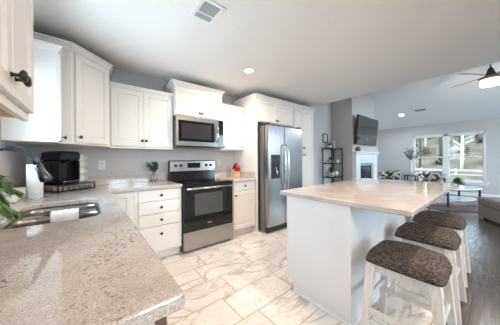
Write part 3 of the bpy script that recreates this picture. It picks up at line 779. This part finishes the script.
vent('ceiling_vent', 'white louvred vent in the flat kitchen ceiling', (.772, 1.50, CE), .20, .255, 0, 9, split=True)
vent('ceiling_vent', 'small white louvred vent in the sloped living room ceiling', (8.48, 1.61, zz(8.48)), .20, .32, tl, 6)

# ceiling fan
FCX, FCY = 6.6, .10
zf_ = zz(FCX)
t = thing('ceiling_fan', 'bronze ceiling fan with a lit drum shade hanging over the living room', 'ceiling fan', (FCX, FCY, zf_))
mk('canopy', lathe(bm_(), [(.07, .03), (.07, -.03), (.05, -.07), (.018, -.09), (0, -.09)], (FCX, FCY, zf_-.01), 24), 'bronze', t)
mk('downrod', tube(bm_(), [(FCX, FCY, zf_-.09), (FCX, FCY, 3.06)], .012, 12), 'bronze', t)
mk('motor', lathe(bm_(), [(.02, .12), (.035, .11), (.05, .06), (.06, .02), (.075, .0), (.08, -.03), (.08, -.07), (0, -.07)], (FCX, FCY, 3.0), 28), 'bronze', t)
mk('wood_band', lathe(bm_(), [(0, 0), (.165, 0), (.17, -.005), (.17, -.045), (.165, -.05), (0, -.05)], (FCX, FCY, 2.925), 32), 'fancage', t)
sh = mk('drum_shade', lathe(bm_(), [(0, 0), (.158, 0), (.16, -.10), (.15, -.125), (0, -.13)], (FCX, FCY, 2.874), 32), 'fanglow', t)
mk('shade_band', lathe(bm_(), [(.16, 0), (.163, 0), (.163, -.012), (.16, -.012)], (FCX, FCY, 2.83), 32), 'bronze', sh)
for k in range(4):
    a = math.radians(57+90*k)
    m_ = Matrix.Translation((FCX, FCY, 2.965)) @ Matrix.Rotation(a, 4, 'Z') @ Matrix.Rotation(-.22, 4, 'X')
    q = bm_(); poly = [(.15, -.03), (.62, -.05), (.73, -.046), (.75, 0), (.73, .046), (.62, .05), (.15, .03)]
    prism(q, poly, -.004, .004); b_ = bm_(); merge(b_, q, m_)
    bl = mk('blade', b_, 'fanwood', t)
    q = bm_(); box(q, .09, .24, -.018, .018, -.010, -.0045); b_ = bm_(); merge(b_, q, m_); mk('blade_bracket', b_, 'bronze', bl)
d = bpy.data.lights.new('fan_lamp', 'POINT'); d.energy = LAMP_LIVING*1.5; d.color = (1, .97, .93); d.shadow_soft_size = .12
o = bpy.data.objects.new('fan_lamp', d); COL.objects.link(o); o.location = (FCX, FCY, 2.66)

# ------------------------------------------------------------------ kitchen counter things
# wall outlets
def outlet(x, y, z, label):
    t = thing('wall_outlet', label, 'outlet', (x, y, z))
    mk('cover_plate', B(x-.036, x+.036, y-.005, y-.0005, z-.058, z+.058, .002, 1), 'plast', t)
    for dz in (-.021, .021):
        r_ = mk('receptacle', lathe(bm_(), [(.016, 0), (.016, .002), (0, .002)], (x, y-.005, z+dz), 18, (0, -1, 0)), 'plast', t)
        for k, dx in enumerate((-.006, .006)): mk('slot', B(x+dx-.001, x+dx+.001, y-.0078, y-.0068, z+dz-.005, z+dz+.005), 'blackm', r_)
outlet(.14, YB, 1.165, 'white wall outlet between the coffee maker and the small vase')
outlet(1.85, YB, 1.165, 'white wall outlet just right of the range')

# coffee maker on its pod drawer
ct = CT+.0005
a_ = math.radians(36)
dx, dy = math.cos(a_), math.sin(a_)
cx, cy = -.165, 2.88
t = thing('pod_drawer', 'black wire coffee pod drawer under the coffee maker', 'drawer', (cx, cy, ct), a_)
bm = B(-.19, .165, -.16, .16, .066, .074, .003, 1); mk('top', bm, 'black', t, local=True)
bm = bm_()
for x in (-.187, .162):
    for y in (-.157, .157): box(bm, x-.004, x+.004, y-.004, y+.004, 0, .066)
box(bm, -.187, .162, -.157, .157, .004, .010); mk('frame', bm, 'black', t, local=True)
bm = bm_()
for i in range(19): box(bm, -.18+i*.0189, -.1775+i*.0189, -.163, -.160, .012, .062)
for z in (.012, .036, .060): box(bm, -.183, .160, -.1635, -.1605, z, z+.003)
fr = mk('wire_front', bm, 'blackm', t, local=True)
for i in range(7):
    for j in range(2):
        pm = lathe(bm_(), [(.016, 0), (.022, .035), (.023, .036), (0, .036)], (-.155+i*.049, -.125+j*.055, .0105), 14)
        mk('coffee_pod', pm, 'plast', t, local=True)
zt_ = ct+.0745
t = thing('coffee_maker', 'black single-serve coffee maker standing on the pod drawer', 'coffee maker', (cx-.055*dx, cy-.055*dy, zt_), a_)
bm = B(-.095, .095, -.02, .15, 0, .235, .02, 3); mk('body', bm, 'black', t, local=True)
bm = B(-.0955, .0955, -.125, .15, .235, .325, .018, 3); hd = mk('brew_head', bm, 'black', t, local=True)
mk('lid_band', B(-.075, .075, -.125, .10, .3255, .332, .003, 1), 'chrome', hd, local=True)
mk('nozzle', lathe(bm_(), [(.02, 0), (.028, .03), (0, .03)], (0, -.07, .206), 16), 'blackm', hd, local=True)
mk('drip_tray', B(-.075, .075, -.135, -.021, 0, .03, .006, 2), 'black', t, local=True)
mk('water_tank', B(-.085, .085, .1515, .185, .0, .27, .012, 2), 'carafe', t, local=True)
for x in (-.0945, .0765): mk('side_panel', B(x, x+.018, -.115, -.021, .0305, .2345, .004, 1), 'black', t, local=True)
mk('brew_column', B(-.03, .03, -.035, -.0205, .05, .22, .004, 1), 'black', t, local=True)
t = thing('mug_rack', 'column of white mugs stacked right of the coffee maker', 'mug rack', (cx+.12*dx, cy+.12*dy, zt_), a_)
mk('stand', tube(bm_(), [(0, .052, 0), (0, .052, .30)], .004, 8), 'chrome', t, local=True)
for k in range(4):
    mug = mk('mug', lathe(bm_(), [(.037, 0), (.041, .005), (.041, .072), (.038, .072), (.036, .010), (0, .009)], (0, 0, .002+k*.076), 20), 'pot', t, local=True)
    hp = [((.040+.030*math.sin(PI*i/8))*.26, -(.040+.030*math.sin(PI*i/8))*.966, .038+k*.076+.024*math.cos(PI*i/8)) for i in range(9)]
    mk('handle', tube(bm_(), hp, .006, 8), 'pot', mug, local=True)

# paper towel roll / white canister
t = thing('paper_towel_roll', 'white paper towel roll standing behind the faucet head', 'paper towel', (-.335, 2.36, ct))
mk('base', lathe(bm_(), [(.07, 0), (.07, .008), (0, .008)], (-.335, 2.36, ct), 24), 'chrome', t)
mk('roll', lathe(bm_(), [(.048, 0), (.048, .27), (.020, .27), (.020, .262), (0, .262)], (-.335, 2.36, ct+.0085), 28), 'towel', t)
mk('post', tube(bm_(), [(-.335, 2.36, ct+.27), (-.335, 2.36, ct+.305)], .006, 10), 'chrome', t)
# glass jar
t = thing('glass_jar', 'clear glass storage jar between the paper towels and coffee maker', 'jar', (-.37, 2.62, ct))
mk('vessel', lathe(bm_(), [(.045, 0), (.05, .01), (.05, .24), (.044, .26), (.041, .26), (.046, .238), (.046, .014), (0, .012)], (-.37, 2.62, ct), 24), 'carafe', t)
mk('lid', lathe(bm_(), [(.046, 0), (.046, .02), (.012, .028), (.012, .045), (0, .048)], (-.37, 2.62, ct+.2605), 24), 'chrome', t)
# mugs / glasses in the corner
for i, (x, y, l_) in enumerate(((-.448, 2.27, 'white ceramic cup nearest the window in the counter corner'), (-.448, 2.50, 'white ceramic cup between the paper towel roll and the side wall'))):
    t = thing('cup', l_, 'cup', (x, y, ct), .5, 'white cups in the counter corner')
    bd_ = mk('body', lathe(bm_(), [(.030, 0), (.038, .008), (.042, .085), (.039, .085), (.035, .012), (0, .010)], (0, 0, 0), 20), 'pot', t, local=True)
    mk('handle', tube(bm_(), [(.038+.026*math.sin(PI*k/8), 0, .044+.026*math.cos(PI*k/8)) for k in range(9)], .005, 8), 'pot', t, local=True)
t = thing('glass_rack', 'low wire rack holding a clear tumbler in the counter corner', 'rack', (-.43, 3.09, ct))
bm = bm_()
for z in (.004, .12):
    tube(bm, [(-.49, 3.04, ct+z), (-.37, 3.04, ct+z), (-.37, 3.15, ct+z), (-.49, 3.15, ct+z), (-.49, 3.04, ct+z)], .003, 8)
for x, y in ((-.49, 3.04), (-.37, 3.04), (-.37, 3.15), (-.49, 3.15)): tube(bm, [(x, y, ct+.001), (x, y, ct+.16)], .003, 8)
mk('wire_frame', bm, 'blackm', t)
mk('tumbler', lathe(bm_(), [(.028, 0), (.034, .12), (.031, .12), (.026, .008), (0, .008)], (-.43, 3.09, ct+.003), 20), 'glass', t)

# olive branches in a vase at the left edge
VX, VY = -.43, 1.39
t = thing('olive_branch_vase', 'green olive branches in a white vase by the sink window', 'plant', (VX, VY, ct))
mk('vase', lathe(bm_(), [(.035, 0), (.05, .01), (.058, .06), (.045, .12), (.028, .16), (.032, .18), (.028, .18), (.024, .16), (.04, .12), (0, .02)], (VX, VY, ct), 24), 'pot', t)
rnd = random.Random(5)
for k in range(11):
    ang = [.35, .9, .1, -.3, 1.5, 1.25, -1.0, .6, .2, .75, 1.1][k]; reach = .82*[.19, .21, .17, .16, .17, .24, .14, .22, .13, .15, .19][k]; hh = [.03, .06, -.06, .0, .08, -.02, .06, -.08, .10, .02, -.07][k]
    pts = []
    for i in range(9):
        f = i/8; pts.append((VX+math.cos(ang)*reach*f**1.2, VY+math.sin(ang)*reach*f**1.2, ct+.165+.04*math.sin(f*PI)+(hh-.03)*f))
    br = mk('branch', tube(bm_(), pts, [.003-.0018*i/8 for i in range(9)], 6), 'stem', t)
    bm = bm_()
    for i in range(2, 9):
        for sg in (-1, 1, 0, -.6, .6):
            p = Vector(pts[i]); tan = (Vector(pts[i])-Vector(pts[i-1])).normalized(); sd = tan.cross(Vector((0, 0, 1))).normalized()
            dd = tan*rnd.uniform(.4, 1)+sd*sg*.9+Vector((0, 0, rnd.uniform(-.5, .6)))
            if (p+dd.normalized()*.07).x < XW+.02 or (p+dd.normalized()*.07).y > 1.575: continue
            leaf(bm, p, dd, rnd.uniform(.045, .07), rnd.uniform(.018, .024), rnd.uniform(.1, .5))
    mk('leaves', bm, 'olive', br)

# small bottle vase with eucalyptus, back counter
x0, y0 = .735, 3.10
t = thing('eucalyptus_vase', 'small round clear glass vase of eucalyptus left of the range', 'plant', (x0, y0, ct))
mk('vase', lathe(bm_(), [(.030, 0), (.046, .012), (.052, .045), (.042, .078), (.022, .10), (.020, .13), (.025, .14), (.022, .14), (.017, .13), (.019, .10), (.038, .076), (.048, .045), (.042, .014), (0, .008)], (x0, y0, ct), 28), 'glass', t)
rnd = random.Random(3)
for k in range(13):
    a = k*2.4; rr = .03+.055*rnd.random(); h_ = .06+.09*rnd.random()
    pts = [(x0, y0, ct+.03), (x0+.008*math.cos(a), y0+.008*math.sin(a), ct+.135), (x0+rr*.6*math.cos(a), y0+rr*.6*math.sin(a)*.8, ct+.13+h_*.6), (x0+rr*math.cos(a), y0+rr*math.sin(a)*.8, ct+.13+h_)]
    br = mk('stem', tube(bm_(), pts, .0013, 5), 'stem', t); bm = bm_()
    for i in range(15):
        f = .15+.85*i/14; p = Vector(pts[1]).lerp(Vector(pts[3]), f)
        leaf(bm, p, (rnd.uniform(-1, 1), rnd.uniform(-1, 1), rnd.uniform(-.2, .9)), rnd.uniform(.032, .046), .036, .1)
    mk('leaves', bm, 'sage', br)

# knife block
kx, ky = 2.06, 2.98
t = thing('knife_block', 'light wood knife block filled with red-handled knives', 'knife block', (kx, ky, ct), .15)
bm = bm_(); pr = [(-.065, 0), (.06, 0), (.06, .10), (.03, .145), (-.065, .085)]
f0 = [bm.verts.new((-.06, y, z)) for y, z in pr]; f1 = [bm.verts.new((.06, y, z)) for y, z in pr]
for k in range(5): bm.faces.new((f0[k], f0[(k+1) % 5], f1[(k+1) % 5], f1[k]))
bm.faces.new(f0); bm.faces.new(f1[::-1]); mk('block', bm, 'blockw', t, local=True)
nrm = Vector((0, -.55, .83)).normalized()
for i, (u, v_, L) in enumerate(((-.042, .02, .13), (-.020, .03, .145), (.004, .02, .135), (.028, .035, .15), (.044, .0, .12), (-.04, -.03, .10), (-.014, -.035, .105), (.014, -.03, .10), (.04, -.04, .095))):
    base_ = Vector((u, v_, .085+.06*(v_+.065)/.095-.0)); p1 = base_+nrm*L*.85
    hb = tube(bm_(), [base_, base_+nrm*.02, base_+nrm*L*.5, p1], [.010, .0125, .0145, .012], 8)
    mk('knife_handle', hb, 'red', t, local=True)

# ------------------------------------------------------------------ living room
# fireplace mantel
MXA, MXB, MF = 5.55, 7.20, 2.43
t = thing('fireplace_mantel', 'white fireplace mantel with fluted columns and a black firebox', 'fireplace', (6.4, FY, 0))
mk('hearth', B(5.84, 7.34, 2.47, FY-.001, 0, .50), 'mantle', t)
mk('mantel_shelf', B(5.74, 7.43, 2.45, FY-.001, 1.395, 1.435, .006), 'mantle', t)
mk('crown_molding', B(5.79, 7.39, 2.47, FY-.001, 1.355, 1.394, .01), 'mantle', t)
fz = mk('frieze', B(5.85, 7.33, 2.52, FY-.001, 1.10, 1.3535), 'mantle', t)
mk('frieze_panel', B(6.20, 6.98, 2.51, 2.5195, 1.15, 1.31, .004), 'mantle', fz)
for xa in (5.84, 7.08):
    bm = B(xa, xa+.26, 2.50, FY-.001, .58, 1.354, .004, 1)
    for k in range(4): box(bm, xa+.04+k*.048, xa+.07+k*.048, 2.492, 2.501, .64, 1.08, .003, 1)
    c_ = mk('column', bm, 'mantle', t)
    mk('plinth', B(xa-.02, xa+.28, 2.475, FY-.001, .502, .579, .006), 'mantle', c_)
mk('tile_surround', B(6.101, 7.079, 2.55, FY-.001, .502, 1.0995), 'firetile', t)
fb = mk('firebox', B(6.27, 6.91, 2.535, 2.5495, .60, .985, .003), 'firebox', t)
mk('firebox_frame', prism(bm_(), [(6.23, .56), (6.95, .56), (6.95, 1.02), (6.23, 1.02)], 0, .02, 0, holes=[[(6.27, .60), (6.27, .985), (6.91, .985), (6.91, .60)]]), 'blackm', fb)
fo = bpy.data.objects['firebox_frame']
for v_ in fo.data.vertices:
    q = v_.co.copy()+OFF[fo.name]; v_.co = Vector((q.x, 2.546-q.z, q.y))-OFF[fo.name]
o = solo('mantel_ornament', lathe(bm_(), [(.035, 0), (.055, .02), (.065, .06), (.05, .11), (.03, .14), (0, .145)], (6.05, 2.53, 1.4355), 20), 'amber', 'rounded brown ornament standing on the white mantel', 'ornament')

# television
a_ = math.radians(-4.9)
t = thing('television', 'large black flat television tilted down above the mantel', 'television', (6.59, 2.47, 2.05))
t.rotation_euler = (-a_*1.0, 0, 0)
mk('housing', B(-.73, .73, -.0, .045, -.415, .415, .006), 'blackm', t, local=True)
mk('screen', B(-.715, .715, -.003, .002, -.395, .403, .001, 1), 'tvglass', t, local=True)
t.rotation_euler = (a_*-1, 0, 0)
mk('wall_bracket', B(-.2, .2, .046, .085, -.2, .2), 'blackm', t, local=True)

# picture frame
t = thing('picture_frame', 'small framed print hung on the living room back wall', 'picture', (5.43, YB, 1.83))
bm = bm_()
for q in ((5.30, 5.325, 1.70, 1.96), (5.535, 5.56, 1.70, 1.96), (5.30, 5.56, 1.70, 1.725), (5.30, 5.56, 1.935, 1.96)): box(bm, q[0], q[1], YB-.03, YB-.001, q[2], q[3], .002, 1)
mk('frame', bm, 'brownw', t); mk('print', B(5.325, 5.535, YB-.012, YB-.001, 1.725, 1.935), 'paper', t)
mk('sprig', B(5.405, 5.455, YB-.016, YB-.0125, 1.77, 1.90, .001, 1), 'fern', bpy.data.objects['print']) if False else None
mk('hanger', tube(bm_(), [(5.36, YB-.01, 1.96), (5.43, YB-.008, 2.03), (5.50, YB-.01, 1.96)], .004, 6), 'brownw', t)

# etagere
EX0, EX1, EY0, EY1 = 5.18, 5.76, 2.86, 3.13
t = thing('shelving_unit', 'black metal open shelf unit beside the fireplace wall', 'shelf', (5.47, 3.0, 0))
for x in (EX0, EX1):
    for y in (EY0, EY1): mk('post', B(x-.012, x+.012, y-.012, y+.012, 0, 1.54), 'blackm', t)
SH = (.22, .70, 1.09, 1.50)
for z in SH:
    sf = mk('shelf', B(EX0-.005, EX1+.005, EY0-.005, EY1+.005, z, z+.022), 'dwood', t)
for x in (EX0, EX1):
    mk('side_rail', B(x-.006, x+.006, EY0, EY1, 1.53, 1.54), 'blackm', t)
def potted(name, label, x, y, z, pr_, ph, fr_, n, mat='fern', seed=1, cat='plant', group=None, L=.12):
    t = thing(name, label, cat, (x, y, z), 0, group)
    mk('pot', lathe(bm_(), [(pr_*.72, 0), (pr_*.8, .004), (pr_, ph), (pr_*.9, ph), (pr_*.75, ph*.86), (0, ph*.86)], (x, y, z), 20), 'pot', t)
    rnd = random.Random(seed); bm = bm_()
    for i in range(n):
        a = rnd.uniform(0, 2*PI); el = rnd.uniform(.15, 1.4)
        d = Vector((math.cos(a)*math.cos(el), math.sin(a)*math.cos(el), math.sin(el)))
        s0 = Vector((x, y, z+ph*.9))+d*fr_*rnd.uniform(.05, .65); leaf(bm, s0, d, L*rnd.uniform(.7, 1.2), L*.3, .35)
    mk('foliage', bm, mat, t); return t
potted('potted_plant', 'small green plant in a white pot on the top black shelf', 5.31, 2.99, 1.523, .05, .08, .07, 60, seed=2, L=.075)
potted('potted_plant', 'small trailing green plant on the second black shelf', 5.34, 2.98, 1.113, .05, .08, .12, 60, seed=4, L=.10)
potted('potted_plant', 'green plant in a white pot on the third black shelf', 5.34, 2.98, .723, .08, .13, .15, 70, seed=6, L=.12)
t = thing('leaning_picture', 'white-matted picture leaning on the top black shelf', 'picture', (5.56, 2.99, 1.523)); t.rotation_euler = (-.12, 0, .3)
mk('frame', B(-.09, .09, -.008, .008, 0, .26, .003, 1), 'brownw', t, local=True); mk('print', B(-.072, .072, -.011, -.0085, .018, .24), 'plast', t, local=True)
solo('storage_box', B(5.55, 5.71, 2.92, 3.06, 1.113, 1.20, .008), 'paper', 'small beige box on the second black shelf', 'box')
solo('round_vase', lathe(bm_(), [(.03, 0), (.07, .04), (.08, .09), (.05, .14), (.03, .15), (.026, .15), (.05, .1), (0, .05)], (5.60, 2.98, .723), 20), 'pot', 'round white vase on the third black shelf', 'vase')
solo('woven_basket', lathe(bm_(), [(.10, 0), (.12, .08), (.125, .2), (.115, .2), (.10, .03), (0, .02)], (5.47, 2.99, .243), 20), 'amber', 'brown basket on the lowest black shelf', 'basket')

# accent chairs
def accent(loc, rz, label):
    t = thing('accent_chair', label, 'chair', loc, rz, 'patterned barrel chairs by the window')
    bm = bm_(); n = 18; r0, r1 = .33, .25; rings = []
    for i in range(n+1):
        a = math.radians(-20+220*i/n); h_ = .79-.06*abs(math.cos(a))**2 if 0 < a < PI else .70
        c_, s_ = math.cos(a), math.sin(a)
        rings.append([bm.verts.new((c_*r, s_*r, z)) for r, z in ((r1, .14), (r0, .14), (r0+.02, h_-.04), (r0, h_), (r1+.02, h_), (r1, h_-.04))])
    for a, b in zip(rings, rings[1:]):
        for k in range(6): f = bm.faces.new((a[k], a[(k+1) % 6], b[(k+1) % 6], b[k])); f.smooth = True
    bm.faces.new(rings[0]); bm.faces.new(rings[-1][::-1])
    mk('barrel_back', bm, 'chairf', t, local=True)
    mk('seat_cushion', lathe(bm_(), [(.24, .16), (.255, .2), (.255, .40), (.23, .44), (0, .45)], (0, -.02, 0), 28), 'chairf', t, local=True)
    for x in (-.2, .2):
        for y in (-.2, .2): mk('leg', tube(bm_(), [(x*.9, y*.9, .16), (x, y, 0)], [.02, .012], 8), 'dwood', t, local=True)
accent((8.86, 2.60, 0), -PI/2-.35, 'black and white patterned barrel chair in the corner beside the fireplace')
accent((8.95, 1.42, 0), -PI/2+.2, 'black and white patterned barrel chair in front of the window')
# side table with tall vase
t = thing('side_table', 'small dark side table between the two patterned chairs', 'table', (9.0, 1.98, 0))
mk('tabletop', B(8.85, 9.25, 1.80, 2.16, .60, .63, .006), 'dwood', t)
for x in (8.88, 9.22):
    for y in (1.83, 2.13): mk('leg', B(x-.015, x+.015, y-.015, y+.015, 0, .60), 'dwood', t)
t = thing('tall_vase_with_greenery', 'tall white vase with pale green branches on the side table', 'plant', (9.05, 1.99, .631))
mk('vase', lathe(bm_(), [(.04, 0), (.05, .02), (.055, .2), (.045, .40), (.035, .50), (.04, .54), (.034, .54), (.035, .4), (0, .1)], (9.05, 1.99, .631), 20), 'pot', t)
rnd = random.Random(9)
for k in range(12):
    a = k*.52; rr = rnd.uniform(.08, .26); h_ = rnd.uniform(.28, .55); p0 = Vector((9.05, 1.99, 1.13)); p1 = p0+Vector((rr*math.cos(a)*.7, rr*math.sin(a), h_))
    st = mk('stem', tube(bm_(), [p0, p0.lerp(p1, .5)+Vector((0, 0, .04)), p1], .003, 5), 'stem', t); bm = bm_()
    for i in range(12): leaf(bm, p0.lerp(p1, .3+.7*i/11), (rnd.uniform(-1, 1), rnd.uniform(-1, 1), rnd.uniform(-.3, .8)), .10, .045, .2)
    mk('leaves', bm, 'sage', st)
# rug
TX, TY = 7.75, .92
t = thing('round_rug', 'round patterned rug lying under the marble coffee table', 'rug', (TX-.2, TY+.05, 0))
mk('pile', lathe(bm_(), [(0, .001), (.95, .001), (.95, .010), (0, .012)], (TX-.2, TY+.05, 0), 64, smooth=False), 'rug', t)
mk('border', lathe(bm_(), [(.951, .001), (1.02, .001), (1.02, .010), (.951, .011)], (TX-.2, TY+.05, 0), 64, smooth=False), 'rugedge', t)
# coffee table
t = thing('coffee_table', 'oval white marble coffee table with black legs and lower shelf', 'table', (7.42, .74, .0125), math.radians(-31))
oval = lambda a, b, n=48: [(a*math.cos(2*PI*k/n), b*math.sin(2*PI*k/n)) for k in range(n)]
mk('tabletop', prism(bm_(), oval(.66, .40), .428, .458, .005), 'marbletop', t, local=True)
mk('lower_shelf', prism(bm_(), oval(.56, .31), .15, .17, .004), 'marbletop', t, local=True)
mk('ring_frame', prism(bm_(), oval(.62, .36), .40, .4275, 0, holes=[oval(.59, .33)[::-1]]), 'blackm', t, local=True)
for sx_ in (-1, 1):
    for sy_ in (-1, 1): mk('leg', B(sx_*.47-.016, sx_*.47+.016, sy_*.225-.016, sy_*.225+.016, 0, .40), 'blackm', t, local=True)
potted('potted_plant', 'bushy green plant in a low pot on the marble coffee table', 7.50, .68, .4710, .07, .07, .17, 150, 'fern', 8, L=.14)
# ottoman
t = thing('ottoman', 'grey upholstered ottoman beside the coffee table', 'ottoman', (6.55, .02, 0), math.radians(0))
OA = math.radians(28)
t.rotation_euler = (0, 0, OA); t.location = (6.28, .28, 0)
mk('base', B(-.95, 0, -1.25, 0, .03, .26, .02), 'sofa', t, local=True)
mk('cushion', B(-.96, .01, -1.26, .01, .262, .43, .045, 4), 'sofa', t, local=True)
for x in (-.87, -.08):
    for y in (-1.17, -.08): mk('foot', tube(bm_(), [(x, y, .03), (x, y, 0)], [.03, .026], 10), 'dwood', t, local=True)

# ------------------------------------------------------------------ outside the windows
bm = bm_(); nx, ny = 14, 16; gv = []
for i in range(nx+1):
    row = []
    for j in range(ny+1):
        x = XR+.3+i*2.2; y = -22+j*3.2
        z = -.45+max(0, x-15)*.36
        row.append(bm.verts.new((x, y, z)))
    gv.append(row)
for i in range(nx):
    for j in range(ny): f = bm.faces.new((gv[i][j], gv[i+1][j], gv[i+1][j+1], gv[i][j+1])); f.smooth = True
struct('ground', bm, 'grass')
struct('added_bounce_slab', B(3, XR+.2, -9, YF-.16, -.4, -.05), 'bounceslab')  # unseen pale slab added to bounce sky light up onto the vault
struct('ground_side', B(-25, XR+.25, -25, YF-.3, -.6, -.5), 'grass')
t = thing('rail_fence', 'weathered wooden fence running behind the house', 'fence', (17, 1, -.4))
for k in range(13): mk('post', B(16.95, 17.05, -8+k*1.6-.05, -8+k*1.6+.05, -.6, .62), 'fence', t)
for z in (-.05, .25, .52): mk('rail', B(16.90, 16.94, -8.2, 11.4, z-.05, z+.05), 'fence', t)
rnd = random.Random(21)
hill = lambda x: -.45+max(0, x-15)*.36
for ix in range(9):
    for iy in range(6):
        x = 17.6+ix*2.1+rnd.uniform(-.1, .1); y = x*.12-4.9+iy*2.05+rnd.uniform(-.1, .1)+(ix % 2)*1.0; zg = hill(x)-.3
        pale = rnd.random() < .4; H = rnd.uniform(5, 8)
        t = thing('bare_tree', ('pale-barked' if pale else 'grey-barked')+' bare winter tree in the woods beyond the window', 'tree', (x, y, zg), 0, 'pale bare winter trees beyond the window' if pale else 'grey bare winter trees beyond the window')
        lx = rnd.uniform(-.15, .15); ly = rnd.uniform(-.15, .15); r = rnd.uniform(.07, .14)
        tp = [(lx*f, ly*f, H*f) for f in (0, .25, .5, .75, 1)]
        mk('trunk', tube(bm_(), tp, [r, r*.85, r*.65, r*.4, r*.12], 8), 'bark2' if pale else 'bark', t, local=True)
        bm = bm_()
        for b_ in range(26):
            f = rnd.uniform(.22, .92); p = Vector((lx*f, ly*f, H*f)); a = rnd.uniform(0, 2*PI); L = rnd.uniform(.4, .62)
            d = Vector((math.cos(a), math.sin(a), rnd.uniform(.2, 1.0))).normalized(); q = p+d*L; rb = r*(1-f)*.3+.012
            tube(bm, [p, p+d*L*.5+Vector((0, 0, .05)), q+Vector((0, 0, .12))], [rb, rb*.6, .006], 5, False)
            for c_ in range(5):
                g = rnd.uniform(.3, .95); e_ = p+d*L*g; a2 = rnd.uniform(0, 2*PI); d2 = (d*.6+Vector((math.cos(a2), math.sin(a2), rnd.uniform(-.2, .8)))*.8).normalized()
                tube(bm, [e_, e_+d2*rnd.uniform(.15, .33)], [.014, .005], 4, False)
        mk('branches', bm, 'bark2' if pale else 'bark', t, local=True)
        if iy == 5 or ix > 6: continue
        x += 1.05; y += 1.05; zg = hill(x)-.2; R = rnd.uniform(.3, .45); bm = bm_()
        for i in range(110):
            a = rnd.uniform(0, 2*PI); e_ = rnd.uniform(0, 1.5); rr = R*rnd.uniform(.3, 1)
            leaf(bm, (math.cos(a)*math.cos(e_)*rr, math.sin(a)*math.cos(e_)*rr, math.sin(e_)*rr*1.6+.1), (rnd.uniform(-1, 1), rnd.uniform(-1, 1), rnd.uniform(-.5, 1)), .22, .09, .1)
        dry = (ix+iy) % 2
        t = thing('shrub', 'dry tan winter shrub among the bare trees' if dry else 'olive-green winter shrub among the bare trees', 'shrub', (x, y, zg), 0, 'tan winter shrubs beyond the window' if dry else 'green winter shrubs beyond the window')
        mk('foliage', bm, 'grass' if dry else 'scrub', t, local=True)
        mk('stems', tube(bm_(), [(0, 0, -.1), (0, 0, R*.9)], [.05, .02], 6), 'bark', t, local=True)
